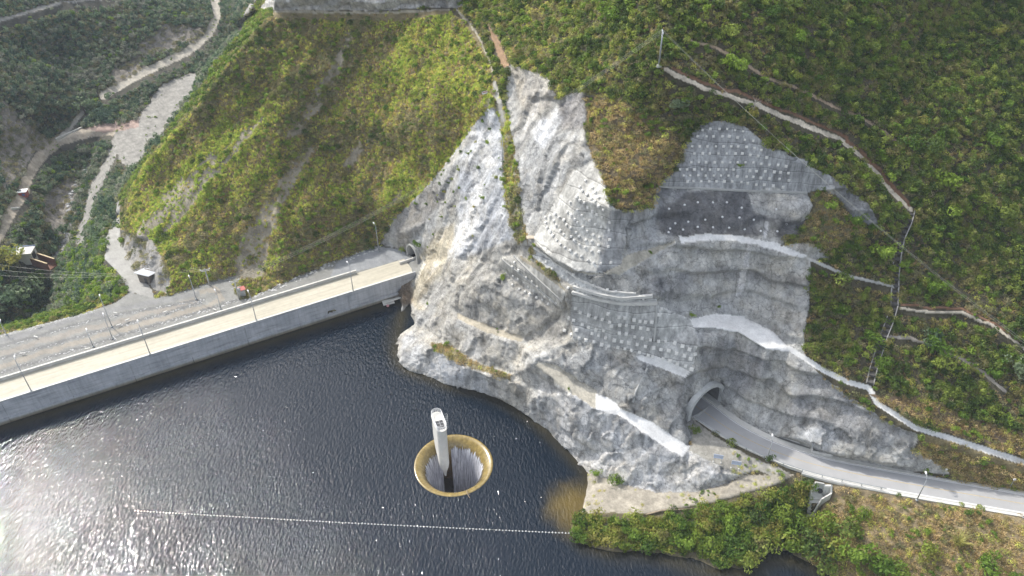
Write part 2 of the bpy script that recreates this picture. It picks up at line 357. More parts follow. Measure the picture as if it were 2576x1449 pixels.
# right hill
for p in ((1657, 165, 82), (1780, 225, 77.5), (1900, 260, 74.5), (2000, 305, 69.5), (2110, 350, 64), (2200, 430, 58), (2290, 540, 51)): pass
L((1560, 150, 80), (1657, 168, 81.8), (1700, 188, 80.5), (1780, 225, 77.5), (1900, 262, 74), (2000, 305, 69.5), (2110, 350, 64.5), (2200, 430, 58), (2290, 535, 51), (2262, 640, 45), (2250, 724, 39.7), (2225, 850, 32), (2187, 965, 24.9))
for p in ((1300, 0, 79), (1500, 0, 87), (1657, 0, 92.5), (1850, 100, 84.7), (1850, 0, 90.5), (2000, 150, 79.4), (2000, 0, 89.3), (2350, 400, 60), (2350, 200, 72), (2300, 0, 86.5), (2200, 300, 66.5),
          (2576, 600, 45.8), (2576, 300, 64), (2576, 0, 84), (2576, 900, 28.7), (2400, 700, 40), (2400, 900, 29), (3076, 0, 84), (3076, 300, 64), (3076, 600, 46), (3076, 900, 30), (3076, 1150, 19), (2120, 800, 34), (2100, 660, 43.5), (1220, -10, 75), (1215, 40, 74)): L(p)
L((1215, 40, 74), (1250, 90, 72), (1275, 140, 70), (1290, 170, 69))
# road on the right: both edges of the bench
L(*[(a, b - 3, RZ) for a, b in GUT_R][2:]); L(*[(a, b - 12, RZ + 3.5) for a, b in GUT_R][4:8])
L((1745, 1060, RZ), *[(a, b + 16, RZ - 0.2) for a, b in ROAD_F[3:5]]); L(*[(a, b + 16, RZ - 0.2) for a, b in ROAD_F[7:]])
L((1735, 1135, 8.8), (1800, 1190, 7.6), (1850, 1196, 7.4), (1905, 1182, 8)); L((1735, 1122, 9.2), (1745, 1060, RZ))
# lower ground by the water
L((1478, 1188, 0.6), (1550, 1214, 2), (1650, 1237, 3), (1750, 1237, 3.8), (1830, 1215, 5), (1862, 1200, 6.5))
L((2036, 1240, 5.2), (2035, 1258, 4.0), (2032, 1300, 1.0)); L((2080, 1240, 5.3), (2066, 1262, 4.0), (2048, 1302, 1.0)); L((2018, 1212, 8.2), (2020, 1245, 5.8), (2012, 1290, 3.6)); L((2104, 1226, 8.3), (2096, 1255, 6.2), (2075, 1300, 3.8))
L((1480, 1280, 1.2), (1620, 1292, 2.6), (1700, 1277, 3.6), (1800, 1257, 4.8), (1950, 1217, 7.3), (1990, 1205, 8))
for p in ((1600, 1340, 2), (1750, 1340, 2.5), (1850, 1330, 3), (1900, 1390, 1.5), (2050, 1350, 3), (2050, 1270, 5.5), (2200, 1400, 4.5), (2350, 1350, 7), (2400, 1449, 5), (2576, 1400, 7.5), (3076, 1600, 6)): L(p)
# strip bench above the water
L((1343, 914, 19), (1438, 989, 16), (1498, 1029, 14.8), (1558, 1045, 13.8), (1613, 1084, 12), (1663, 1119, 10), (1718, 1149, 9))
L((1360, 908, 19.5), (1400, 925, 18.8), (1503, 985, 16), (1568, 1030, 14.6), (1638, 1060, 13), (1708, 1108, 10.3), (1733, 1120, 9.3))
L((1345, 900, 20), (1450, 935, 20)); L((1340, 1000, 9)); L((1450, 1080, 9)); L((1560, 1130, 7.5)); L((1650, 1190, 5.5)); L((1720, 1195, 5.5)); L((1710, 1010, 15.5)); L((1600, 975, 19))
L((1724, 960, 19.8), (1714, 1030, 14.5), (1722, 1085, 11))
# right portal
PC = at(1766, 1031, RZ); PDIR = Vector((-0.60, 0.80, 0)).normalized(); PSIDE = Vector((PDIR.y, -PDIR.x, 0)); PW, PHS = 5.2, 2.6   # half width, wall height
def arch(c, side, w, hs, n=12):
    pts = [c - side * w, c - side * w + Vector((0, 0, hs))]
    for k in range(1, n): 
        a = math.pi * (1 - k / n); pts.append(c + side * (w * math.cos(a)) + Vector((0, 0, hs + w * 0.98 * math.sin(a))))
    pts += [c + side * w + Vector((0, 0, hs)), c + side * w]
    return pts
AR = arch(PC, PSIDE, PW, PHS)
AO = arch(PC + PDIR * 0.4, PSIDE, PW + 0.5, PHS, 10)
LN.append([(*to_px(p), p.z) for p in AO])
# left portal
QC = at(1042, 651, 6.0); QDIR = Vector((0.80, 0.60, 0)).normalized(); QSIDE = Vector((QDIR.y, -QDIR.x, 0)); QW, QHS = 2.7, 2.6
AQ = arch(QC + QDIR * 0.3, QSIDE, QW + 0.3, QHS, 8)
LN.append([(*to_px(p), p.z) for p in AQ])
# valley
L((120, 778, -42), (130, 750, -41), (130, 720, -40.5), (134, 690, -40), (142, 655, -39), (155, 628, -38), (172, 600, -37), (190, 550, -36), (192, 490, -35), (212, 450, -34), (240, 395, -33), (250, 350, -28))
L((200, 605, -32), (222, 540, -29), (238, 475, -27), (272, 410, -26), (300, 340, -25), (350, 310, -24.5), (410, 245, -23.5))
L((-60, 660, -26), (0, 590, -24), (20, 545, -23.5), (55, 490, -23), (70, 440, -23), (105, 390, -23.5), (150, 350, -24), (225, 330, -24.5), (300, 325, -25))
L((190, 302, -23.5), (225, 265, -22), (262, 240, -21), (320, 203, -20), (400, 163, -19), (475, 127, -18), (525, 85, -17), (547, 40, -16), (540, 0, -15), (520, -150, -8))
for p in ((180, 700, -27), (220, 650, -15), (250, 700, -5), (200, 745, -14), (240, 570, -17), (275, 480, -17), (160, 740, -34), (250, 620, -7),
          (60, 655, -31), (60, 770, -37), (0, 760, -33), (0, 690, -29), (100, 560, -29), (120, 450, -29), (100, 620, -33), (140, 520, -34), (160, 400, -30), (-500, 700, -27), (-500, 500, -15), (-500, 300, -4), (-500, -150, 33),
          (0, 430, -16), (60, 370, -18), (100, 320, -19.5), (200, 270, -20.5), (0, 200, 3), (150, 150, -9), (300, 100, -8), (250, 215, -18.5), (400, 60, -7), (460, 40, -9), (90, 250, -7), (-60, 430, -13),
          (0, 100, 9), (300, -150, 12), (0, -150, 33), (600, 50, -15), (620, 0, -12), (500, 160, -21), (440, 210, -23), (330, 260, -25), (400, 120, -15), (300, 165, -16), (480, 70, -12.5)): L(p)
L((-500, 170, 12), (-60, 62, 16), (0, 45, 15.5), (80, 22, 12), (150, 8, 10), (240, -10, 8)); L((-60, 75, 15.5), (0, 58, 14.5), (80, 34, 11.5))

vz = {}; V2 = []; ZZ = []; ED = []
def vid(p):
    k = (round(p[0], 1), round(p[1], 1))
    if k not in vz: vz[k] = len(V2); V2.append(Vector((p[0], p[1]))); ZZ.append(p[2])
    return vz[k]
for ln in LN:
    ids = [vid(p) for p in ln]
    ED += [(a, b) for a, b in zip(ids, ids[1:]) if a != b]
for p in ((-500, -150, 33), (3076, -150, 97), (3076, 1780, 0), (-500, 1780, -12)): vid(p)
ov, oe, of, iv, ie, if_ = delaunay_2d_cdt(V2, ED, [], 0, 0.5)
OZ = []
for i, q in enumerate(ov):
    src = iv[i]
    if src: OZ.append(1.0 / depth_of(q.x, q.y, sum(ZZ[j] for j in src) / len(src)))
    else: OZ.append(None)
for i, z in enumerate(OZ):                      # where two lines cross: take the mean of the line ends
    if z is None:
        nb = [OZ[a if b == i else b] for a, b in oe if i in (a, b)]; nb = [x for x in nb if x]
        OZ[i] = sum(nb) / len(nb)

STEP = 3.0
xs = np.concatenate([np.arange(-500, -12, 12.0), np.arange(-12, 2590, STEP), np.arange(2592, 3077, 12.0)])
ys = np.concatenate([np.arange(-150, -12, 10.0), np.arange(-12, 1463, STEP), np.arange(1464, 1781, 12.0)])
NX, NY = len(xs), len(ys)
ID = np.full((NY, NX), np.nan)
for f in of:
    a, b, c = f; pa, pb, pc = ov[a], ov[b], ov[c]
    x0, x1 = min(pa.x, pb.x, pc.x), max(pa.x, pb.x, pc.x); y0, y1 = min(pa.y, pb.y, pc.y), max(pa.y, pb.y, pc.y)
    i0, i1 = np.searchsorted(xs, x0 - 0.01), np.searchsorted(xs, x1 + 0.01); j0, j1 = np.searchsorted(ys, y0 - 0.01), np.searchsorted(ys, y1 + 0.01)
    if i1 <= i0 or j1 <= j0: continue
    X, Y = np.meshgrid(xs[i0:i1], ys[j0:j1])
    det = (pb.y - pc.y) * (pa.x - pc.x) + (pc.x - pb.x) * (pa.y - pc.y)
    if abs(det) < 1e-9: continue
    l1 = ((pb.y - pc.y) * (X - pc.x) + (pc.x - pb.x) * (Y - pc.y)) / det
    l2 = ((pc.y - pa.y) * (X - pc.x) + (pa.x - pc.x) * (Y - pc.y)) / det
    l3 = 1 - l1 - l2
    ok = (l1 > -1e-4) & (l2 > -1e-4) & (l3 > -1e-4)
    sub = ID[j0:j1, i0:i1]; sub[ok] = (l1 * OZ[a] + l2 * OZ[b] + l3 * OZ[c])[ok]
PX, PY = np.meshgrid(xs, ys)
while np.isnan(ID).any():
    bad = np.isnan(ID); up = np.roll(ID, 1, 0); lf = np.roll(ID, 1, 1); ID = np.where(bad & ~np.isnan(up), up, ID); bad = np.isnan(ID); ID = np.where(bad & ~np.isnan(lf), lf, ID)
def blur(A, n):
    for _ in range(n):
        B = np.pad(A, 1, mode='edge')
        A = (B[:-2, 1:-1] + B[2:, 1:-1] + B[1:-1, :-2] + B[1:-1, 2:] + 2 * A) / 6.0
    return A

# ------------------------------------------------------------ ground cover classes painted by outline
def inpoly(X, Y, poly):
    r = np.zeros(X.shape, bool); n = len(poly); j = n - 1
    for i in range(n):
        xi, yi = poly[i]; xj, yj = poly[j]
        if yi != yj:
            c = ((yi > Y) != (yj > Y)) & (X < (xj - xi) * (Y - yi) / (yj - yi) + xi); r ^= c
        j = i
    return r
def dist_line(X, Y, pts):
    d = np.full(X.shape, 1e9)
    for (x0, y0), (x1, y1) in zip(pts, pts[1:]):
        vx, vy = x1 - x0, y1 - y0; t = np.clip(((X - x0) * vx + (Y - y0) * vy) / (vx * vx + vy * vy + 1e-9), 0, 1)
        d = np.minimum(d, np.hypot(X - x0 - t * vx, Y - y0 - t * vy))
    return d
W3 = np.stack([PX, PY, PX * 0], -1)
WX = PX + 9 * fbm(W3, 40, 4, 0.6, 1); WY = PY + 9 * fbm(W3, 40, 4, 0.6, 5)      # ragged natural outlines
SX = PX + 3 * fbm(W3, 14, 3, 0.6, 8); SY = PY + 3 * fbm(W3, 14, 3, 0.6, 9)
(SHRUB, GRASS, DRY, ROCK, BENCH, DIRT, GRAVEL, CRAG, VALLEY, BANK, WALL1, WALL2, WALL3, WALL4, WALL5, RIVER) = range(16)
CL = np.full(PX.shape, SHRUB); CO = np.zeros(PX.shape + (3,)); CO[:] = (0.085, 0.075, 0.045)
def paint(poly, cl, col, edge='w', blend=1.0):
    X, Y = {'w': (WX, WY), 's': (SX, SY), 'c': (PX, PY)}[edge]
    m = inpoly(X, Y, poly)
    if cl is not None: CL[m] = cl
    if col is not None: CO[m] = CO[m] * (1 - blend) + np.array(col) * blend
    return m
def stroke(pts, w, cl, col, edge='s'):
    X, Y = {'w': (WX, WY), 's': (SX, SY), 'c': (PX, PY)}[edge]
    m = dist_line(X, Y, pts) < w / 2
    if cl is not None: CL[m] = cl
    if col is not None: CO[m] = col
HILL_L = [(303, 545), (306, 520), (322, 490), (345, 450), (400, 370), (440, 320), (480, 270), (520, 212), (560, 160), (600, 110), (640, 68), (690, 30), (800, 32), (950, 35), (1060, 30), (1130, 26), (1180, 60), (1210, 100), (1235, 160), (1245, 215),
          (1247, 262), (1235, 275), (1175, 330), (1100, 440), (1030, 510), (985, 560), (955, 612), (880, 643), (815, 665), (710, 712), (640, 745), (600, 752), (575, 700), (540, 707), (491, 722), (430, 745), (405, 748), (385, 602), (345, 590), (304, 578)]
paint([(-600, -200), (700, -200), (640, 20), (600, 100), (480, 262), (300, 500), (262, 640), (318, 735), (-600, 990)], VALLEY, (0.075, 0.07, 0.05), 'c')
paint(HILL_L, GRASS, (0.20, 0.165, 0.085), 's')
CLIFFS = [(1240, 268), (1262, 285), (1285, 165), (1345, 180), (1380, 195), (1385, 220), (1400, 245), (1440, 235), (1470, 230), (1490, 255), (1470, 310), (1480, 370), (1515, 420), (1530, 500), (1545, 528), (1580, 532), (1645, 522), (1650, 475), (1690, 440), (1722, 390), (1735, 340), (1760, 315), (1810, 303), (1870, 318), (1930, 372), (2000, 405), (2090, 440), (2180, 510), (2215, 565),
          (2150, 560), (2120, 520), (2075, 480), (2030, 478), (2045, 520), (2000, 590), (1970, 605), (2040, 612), (2090, 648), (2032, 655), (2036, 760), (2020, 880), (2050, 930), (2150, 1020), (2250, 1070), (2315, 1095), (2295, 1130), (2380, 1165), (2385, 1190),
          (2254, 1185), (1996, 1125), (1877, 1070), (1799, 1030), (1745, 1060), (1733, 1118), (1735, 1135), (1862, 1198), (1830, 1215), (1750, 1240), (1650, 1237), (1550, 1214), (1478, 1188), (1400, 1140), (1300, 1060), (1200, 1010), (1000, 960), (970, 860), (1000, 770), (1040, 700), (1062, 655), (1020, 630), (985, 622), (955, 612), (985, 560), (1030, 510), (1100, 440), (1175, 330)]
paint(CLIFFS, ROCK, (0.42, 0.42, 0.405), 's')
# colour zones of the rock
LT, WH, TAN, DK, BLU = (0.55, 0.56, 0.57), (0.72, 0.73, 0.74), (0.46, 0.42, 0.33), (0.14, 0.142, 0.148), (0.40, 0.42, 0.45)
paint([(1235, 268), (1262, 290), (1275, 420), (1270, 520), (1290, 600), (1200, 640), (1130, 650), (1160, 560), (1150, 440), (1180, 350)], None, (0.47, 0.49, 0.52), 'w')
paint([(1120, 640), (1165, 540), (1215, 470), (1200, 560), (1150, 650)], None, WH, 's')
paint([(1180, 340), (1240, 275), (1250, 350), (1200, 480), (1170, 420)], None, LT, 'w')
paint([(985, 560), (1100, 450), (1120, 500), (1060, 560), (1050, 620), (1000, 625)], None, (0.34, 0.33, 0.31), 'w')
paint([(1060, 640), (1110, 580), (1150, 560), (1130, 640), (1100, 720), (1070, 800), (1030, 760), (1040, 700)], None, TAN, 'w')
paint([(1285, 165), (1380, 190), (1390, 260), (1340, 300), (1300, 250)], None, (0.44, 0.42, 0.38), 'w')
paint([(1330, 320), (1400, 270), (1420, 300), (1370, 380)], None, WH, 'w', 0.7); paint([(1400, 240), (1490, 235), (1470, 320), (1420, 330)], None, (0.33, 0.32, 0.31), 'w')
paint([(1290, 600), (1420, 640), (1500, 800), (1400, 870), (1150, 830), (1050, 760), (1130, 660)], None, (0.40, 0.39, 0.36), 'w')
paint([(1000, 780), (1100, 780), (1300, 880), (1350, 1000), (1300, 1040), (1050, 930), (990, 860)], None, (0.44, 0.43, 0.40), 'w')
paint([(1660, 640), (2036, 640), (2036, 700), (1850, 668), (1660, 690)], None, (0.46, 0.455, 0.43), 'w')
paint([(1640, 700), (1820, 665), (2036, 700), (2036, 730), (1900, 710), (1760, 700), (1700, 760), (1640, 740)], None, (0.25, 0.25, 0.25), 'w', 0.75)
paint([(1650, 480), (1880, 480), (1900, 540), (2040, 560), (1990, 600), (1850, 590), (1700, 596), (1655, 580)], None, DK, 'w')
paint([(1885, 480), (1950, 470), (2040, 510), (2035, 550), (1960, 540), (1890, 510)], None, (0.40, 0.395, 0.37), 'w')
paint([(1900, 560), (1960, 550), (1950, 595), (1910, 590)], None, (0.33, 0.33, 0.32), 'w')
paint([(1735, 470), (1660, 470), (1650, 520), (1700, 510)], None, (0.26, 0.265, 0.27), 'w')
paint([(1760, 870), (1850, 850), (1950, 920), (1900, 960), (1870, 1010), (1840, 960), (1790, 940), (1745, 960)], None, (0.27, 0.27, 0.27), 'w', 0.8)
paint([(1700, 960), (1745, 930), (1745, 1110), (1715, 1100)], None, (0.26, 0.265, 0.27), 's', 0.8)
paint([(2040, 930), (2200, 1040), (2300, 1095), (2300, 1135), (2150, 1130), (2040, 1090), (1980, 1020)], None, (0.33, 0.33, 0.325), 'w')
paint([(2010, 1080), (2090, 1070), (2110, 1120), (2050, 1130)], None, LT, 'w', 0.8)
paint([(2090, 440), (2180, 510), (2215, 565), (2150, 560), (2100, 500)], None, (0.22, 0.225, 0.23), 's')
paint([(1500, 1000), (1700, 1120), (1860, 1198), (1650, 1237), (1478, 1188), (1340, 1050), (1360, 960)], None, (0.54, 0.54, 0.535), 'w', 0.85)
paint([(1020, 830), (1100, 880), (1200, 940), (1280, 1010), (1100, 955), (1000, 900)], None, (0.50, 0.51, 0.52), 'w', 0.8)
paint([(1585, 535), (1650, 530), (1660, 600), (1600, 650), (1565, 660)], None, (0.38, 0.385, 0.385), 's')
# vegetation islands on the rock
for pl in ([(1247, 262), (1265, 260), (1285, 330), (1300, 420), (1312, 520), (1330, 600), (1300, 610), (1280, 520), (1262, 420), (1258, 330)], [(1340, 610), (1380, 660), (1415, 725), (1385, 700), (1330, 640)]):
    paint(pl, GRASS, (0.26, 0.25, 0.18), 'w')
paint([(1085, 862), (1130, 868), (1180, 905), (1285, 943), (1280, 955), (1180, 922), (1090, 880)], DRY, (0.24, 0.21, 0.12), 's')
paint([(1150, 788), (1220, 815), (1320, 850), (1310, 862), (1210, 832), (1150, 800)], DIRT, (0.40, 0.36, 0.28), 's')
paint([(1300, 640), (1345, 660), (1425, 730), (1400, 725), (1340, 690)], DIRT, (0.36, 0.32, 0.24), 's')
paint([(1580, 640), (1700, 605), (1690, 616), (1620, 655), (1560, 690), (1470, 690), (1430, 680), (1520, 688)], DIRT, (0.44, 0.41, 0.34), 's')
# anchored walls
W1P = [(1658, 470), (1650, 462), (1690, 440), (1700, 425), (1722, 400), (1722, 370), (1735, 340), (1760, 315), (1785, 306), (1810, 304), (1850, 311), (1880, 322), (1930, 365), (1930, 374), (1980, 380), (1985, 392), (2035, 400), (2034, 415), (2090, 442), (2095, 470), (2030, 486), (1930, 484), (1800, 478), (1700, 468)]
W2P = [(1340, 600), (1370, 545), (1400, 500), (1440, 430), (1490, 400), (1510, 425), (1532, 520), (1580, 534), (1562, 665), (1500, 686), (1440, 678), (1385, 648)]
W3P = [(1345, 620), (1400, 660), (1450, 697), (1530, 733), (1650, 745), (1652, 764), (1550, 760), (1470, 740), (1400, 690), (1340, 645)]
W4P = [(1262, 648), (1290, 640), (1340, 672), (1426, 735), (1420, 745), (1395, 772), (1330, 722), (1250, 668)]
W5P = [(1440, 745), (1470, 742), (1550, 762), (1652, 766), (1740, 803), (1756, 855), (1735, 932), (1640, 895), (1540, 870), (1440, 850), (1433, 800)]
paint(W1P, WALL1, (0.31, 0.315, 0.315), 'c'); paint(W2P, WALL2, (0.44, 0.43, 0.395), 'c'); paint([(1534, 528), (1582, 532), (1562, 668), (1500, 686), (1518, 600)], None, (0.29, 0.29, 0.285), 's')
paint(W3P, WALL3, (0.44, 0.44, 0.425), 'c'); paint(W4P, WALL4, (0.43, 0.415, 0.375), 'c'); paint(W5P, WALL5, (0.37, 0.37, 0.355), 'c')
# pale benches
WC = (0.74, 0.735, 0.715)
paint([(1708, 595), (1780, 588), (1860, 592), (1950, 610), (2032, 643), (2020, 652), (1950, 628), (1880, 610), (1800, 602), (1712, 610)], BENCH, WC, 's')
paint([(1735, 803), (1800, 788), (1870, 795), (1940, 830), (1985, 872), (1990, 884), (1925, 880), (1860, 838), (1800, 824), (1745, 822)], BENCH, WC, 's')
paint([(1598, 894), (1650, 895), (1733, 932), (1723, 948), (1648, 920), (1608, 906)], BENCH, WC, 's')
paint([(1350, 908), (1400, 920), (1503, 985), (1500, 1030), (1430, 985), (1345, 920)], DIRT, (0.44, 0.41, 0.34), 's')
paint([(1500, 990), (1530, 1000), (1568, 1030), (1638, 1060), (1708, 1108), (1734, 1122), (1718, 1150), (1663, 1119), (1613, 1084), (1558, 1045), (1498, 1029)], BENCH, WC, 's')
stroke([(1985, 876), (2070, 931), (2130, 960), (2186, 976), (2206, 1014), (2300, 1075), (2400, 1106), (2576, 1163), (3076, 1306)], 13, BENCH, (0.70, 0.70, 0.685), 'c')
stroke([(2032, 649), (2100, 680), (2150, 698), (2250, 720)], 8, BENCH, (0.45, 0.445, 0.42), 'c')
TR = (0.60, 0.53, 0.42)
stroke([(1675, 175), (1700, 188), (1780, 225), (1900, 262), (2000, 305), (2060, 330), (2110, 350), (2160, 390), (2200, 430), (2250, 490), (2292, 528)], 11, DIRT, TR, 's')
stroke([(1690, 172), (1780, 210), (1900, 247), (2000, 288), (2060, 314), (2120, 342), (2170, 384), (2230, 450), (2290, 515)], 8, DIRT, (0.20, 0.11, 0.065), 'w')
stroke([(1720, 97), (1790, 115), (1860, 150), (1930, 195), (1990, 215), (2050, 245), (2100, 270), (2170, 300), (2220, 330), (2250, 352)], 7, DIRT, (0.40, 0.30, 0.21), 's')
stroke([(2265, 775), (2330, 783), (2420, 785), (2500, 820), (2570, 870), (2700, 950)], 6, DIRT, TR, 's'); stroke([(2270, 768), (2340, 772), (2420, 776), (2510, 815), (2576, 862)], 6, DIRT, (0.22, 0.12, 0.07), 'w')
stroke([(2235, 848), (2290, 850), (2360, 875), (2450, 918), (2530, 985)], 8, DIRT, (0.36, 0.32, 0.27), 's')
stroke([(1130, 5), (1175, 50), (1205, 95), (1225, 140), (1240, 180)], 5, DIRT, (0.36, 0.33, 0.26), 's'); stroke([(1247, 205), (1255, 260), (1262, 300)], 8, DIRT, (0.34, 0.33, 0.30), 'w')
paint([(1225, 60), (1250, 90), (1285, 165), (1265, 170), (1245, 120)], DIRT, (0.34, 0.22, 0.13), 's')
stroke([(690, 28), (800, 30), (950, 32), (1060, 28), (1130, 24)], 6, DIRT, (0.34, 0.31, 0.24), 's')
paint([(620, 40), (660, 10), (700, -60), (1140, -60), (1170, 20), (1130, 18), (1060, 20), (950, 27), (800, 25), (700, 24)], ROCK, (0.46, 0.455, 0.44), 's')
# bare soil and scree on the left hill
for pl in ([(600, 690), (620, 600), (690, 470), (760, 370), (800, 360), (740, 470), (680, 600), (660, 690)], [(700, 360), (770, 250), (830, 160), (860, 80), (880, 60), (880, 120), (820, 240), (760, 330)]): paint(pl, None, (0.30, 0.27, 0.20), 'w', 0.9)
BARE0 = inpoly(WX, WY, [(585, 700), (600, 600), (690, 470), (760, 370), (790, 365), (730, 480), (690, 560), (655, 690)]) | inpoly(WX, WY, [(715, 350), (790, 230), (840, 140), (880, 70), (885, 110), (830, 230), (770, 330)]) | inpoly(WX, WY, [(860, 420), (900, 360), (930, 350), (900, 400), (870, 440)])
BARE = None
paint([(304, 575), (345, 590), (385, 602), (400, 640), (432, 700), (420, 740), (385, 725), (345, 680), (310, 632)], CRAG, (0.33, 0.32, 0.30), 's')
# platform behind the dam
GR = (0.235, 0.235, 0.22)
paint([(830, 790), (1035, 690), (1040, 765), (980, 775), (900, 800)], ROCK, (0.2, 0.16, 0.12), 's')
PLAT = [(-500, 985), (0, 842), (80, 822), (155, 802), (240, 778), (290, 760), (325, 735), (386, 750), (430, 742), (491, 722), (540, 707), (593, 695), (620, 752), (710, 714), (815, 667), (880, 645), (950, 618), (1000, 626), (1065, 655), (1050, 700), (0, 1080), (-500, 1250)]
paint(PLAT, GRAVEL, GR, 'c')
for ln_, cc_ in (([(0, 890), (230, 825), (500, 752)], (0.27, 0.25, 0.22)), ([(0, 922), (300, 828), (520, 772), (560, 750), (545, 728), (500, 735)], (0.29, 0.265, 0.225)), ([(0, 858), (200, 800), (330, 770), (500, 738)], (0.22, 0.22, 0.215))):
    stroke(ln_, 12, None, cc_, 'w')
for lx in ([(0, 938), (300, 845), (600, 754), (700, 724)], [(0, 902), (230, 838), (400, 793), (512, 758)], [(0, 870), (90, 847), (225, 807), (320, 787), (450, 764), (512, 752)]): stroke(lx, 7, None, (0.17, 0.17, 0.165), 's')  # dark strips painted on the ground as the shadows among the rubble
paint([(850, 655), (950, 618), (1010, 628), (1030, 650), (830, 700)], None, (0.27, 0.28, 0.29), 's')
paint([(580, 705), (600, 700), (640, 716), (660, 735), (622, 750), (600, 752), (590, 730)], GRASS, (0.16, 0.15, 0.08), 's')
paint([(325, 735), (386, 750), (383, 728), (345, 685), (318, 640), (300, 605), (303, 560), (303, 500), (294, 508), (290, 540), (275, 575), (262, 600), (262, 650), (300, 690)], GRAVEL, (0.31, 0.305, 0.285), 's')
# valley floor
VG = (0.26, 0.25, 0.225)
stroke([(-60, 660), (0, 590), (20, 545), (55, 490), (70, 440), (105, 390), (150, 352), (225, 332), (300, 325)], 28, DIRT, (0.38, 0.33, 0.26), 's')
stroke([(150, 350), (190, 302), (225, 265)], 14, DIRT, (0.45, 0.42, 0.36), 's'); stroke([(262, 240), (320, 203), (400, 163), (475, 127), (525, 85), (547, 40), (540, 0), (520, -150)], 22, DIRT, (0.40, 0.37, 0.31), 's')
stroke([(200, 605), (222, 540), (238, 475), (272, 410), (300, 340)], 24, DIRT, VG, 's'); stroke([(605, 70), (615, 35), (640, 0)], 10, DIRT, VG, 's')
paint([(290, 330), (340, 300), (370, 260), (410, 210), (460, 190), (500, 180), (505, 200), (474, 250), (434, 305), (394, 350), (330, 430), (300, 400)], DIRT, VG, 'w')
paint([(200, 320), (280, 300), (350, 300), (350, 320), (260, 335)], None, (0.34, 0.25, 0.21), 's')
stroke([(-500, 170), (0, 50), (80, 27), (150, 8)], 9, DIRT, VG, 's'); stroke([(150, 5), (300, -8)], 6, DIRT, VG, 's')
stroke([(120, 790), (130, 750), (130, 720), (134, 690), (142, 655), (155, 628), (172, 600), (190, 550), (192, 490), (212, 450), (240, 395)], 14, CRAG, (0.24, 0.235, 0.23), 'w')
stroke([(142, 655), (155, 628), (172, 600)], 26, CRAG, (0.36, 0.36, 0.36), 'w')
for pl in ([(0, 240), (60, 300), (130, 360), (90, 380), (60, 430), (0, 500)], [(100, 500), (180, 440), (200, 470), (170, 560), (150, 600), (110, 560)], [(260, 190), (350, 140), (365, 170), (290, 215)], [(340, 120), (420, 60), (520, 70), (500, 100), (420, 130), (360, 150)]): paint(pl, CRAG, (0.33, 0.30, 0.26), 'w', 0.8)
paint([(330, 640)], None, None) if False else None
# lower right ground
paint([(1722, 1015)] + GUT_R + ROAD_F[::-1], GRAVEL, (0.30, 0.30, 0.29), 'c')
ROADM = inpoly(PX, PY, [(1722, 1015)] + [(a, b - 2) for a, b in GUT_R] + [(a, b + 14) for a, b in ROAD_F[::-1]])
paint([(1745, 1055), (1800, 1100), (1890, 1150), (1990, 1190), (1950, 1200), (1905, 1182), (1862, 1198), (1735, 1135)], DIRT, (0.33, 0.315, 0.275), 's')
paint([(1478, 1188), (1550, 1214), (1650, 1237), (1750, 1237), (1830, 1215), (1870, 1195), (2000, 1192), (1950, 1225), (1800, 1262), (1700, 1284), (1620, 1298), (1460, 1300)], DIRT, (0.33, 0.30, 0.245), 's')
paint([(1460, 1290), (1620, 1292), (1700, 1279), (1800, 1262), (1960, 1215), (2030, 1205), (2100, 1215), (2110, 1500), (1400, 1500), (1420, 1310)], BANK, (0.14, 0.12, 0.07), 's')
paint([(2080, 1215), (2576, 1300), (3076, 1390), (3076, 1790), (2100, 1500), (2040, 1400)], DRY, (0.24, 0.19, 0.11), 's')
paint([(2380, 1180), (2300, 1130), (2320, 1090), (2400, 1112), (2576, 1172), (3076, 1318), (3076, 1322), (2576, 1234), (2400, 1205)], DRY, (0.22, 0.18, 0.09), 's')
paint([(1960, 620), (2010, 590), (2050, 520), (2040, 480), (2100, 490), (2150, 550), (2180, 580), (2150, 600), (2090, 640), (2040, 606)], DRY, (0.17, 0.15, 0.08), 's')
paint([(1470, 240), (1560, 250), (1700, 330), (1720, 380), (1690, 435), (1650, 475), (1645, 520), (1545, 525), (1530, 480), (1480, 370)], DRY, (0.15, 0.12, 0.07), 's')
paint([(2180, 990), (2330, 1000), (2450, 1050), (2576, 1090), (2576, 1150), (2400, 1095), (2300, 1060), (2220, 1010)], DRY, (0.19, 0.14, 0.09), 'w')
WATERM = inpoly(PX, PY, SHORE + [(3076, 1790), (-600, 1790), (-600, 1250), (1030, 720)])

VEG = np.isin(CL, (SHRUB, GRASS, DRY, VALLEY))
wv = blur(VEG.astype(float), 3)
ID = blur(ID, 1) * (1 - wv) + blur(ID, 6) * wv
DEP = 1.0 / ID
U = (PX - 1288.0) / FPX; V = (PY - 724.5) / FPX
POS = np.stack([U * DEP, (CT - V * ST) * DEP, CH - (ST + V * CT) * DEP], -1)
def normals(P):
    du = np.gradient(P, axis=1); dv = np.gradient(P, axis=0); n = np.cross(dv, du); n /= np.linalg.norm(n, axis=-1, keepdims=True) + 1e-9
    n[n[..., 2] < -0.2] *= -1
    return n
NR = normals(POS)
NR = np.stack([blur(NR[..., k], 4) for k in range(3)], -1); NR /= np.linalg.norm(NR, axis=-1, keepdims=True)
rockm = blur(np.isin(CL, (ROCK, CRAG)).astype(float), 2); wallm = blur(((CL >= WALL1) & (CL <= WALL5)).astype(float), 1)
flat = blur(np.isin(CL, (BENCH, DIRT, GRAVEL)).astype(float), 2)
big = fbm(POS, 11, 3, 0.5, 3); ridg = 1 - 2 * np.abs(fbm(POS, 6.5, 3, 0.55, 11)); sm = fbm(POS, 2.2, 3, 0.6, 21)
veg = np.clip(1 - rockm - wallm - flat, 0, 1)
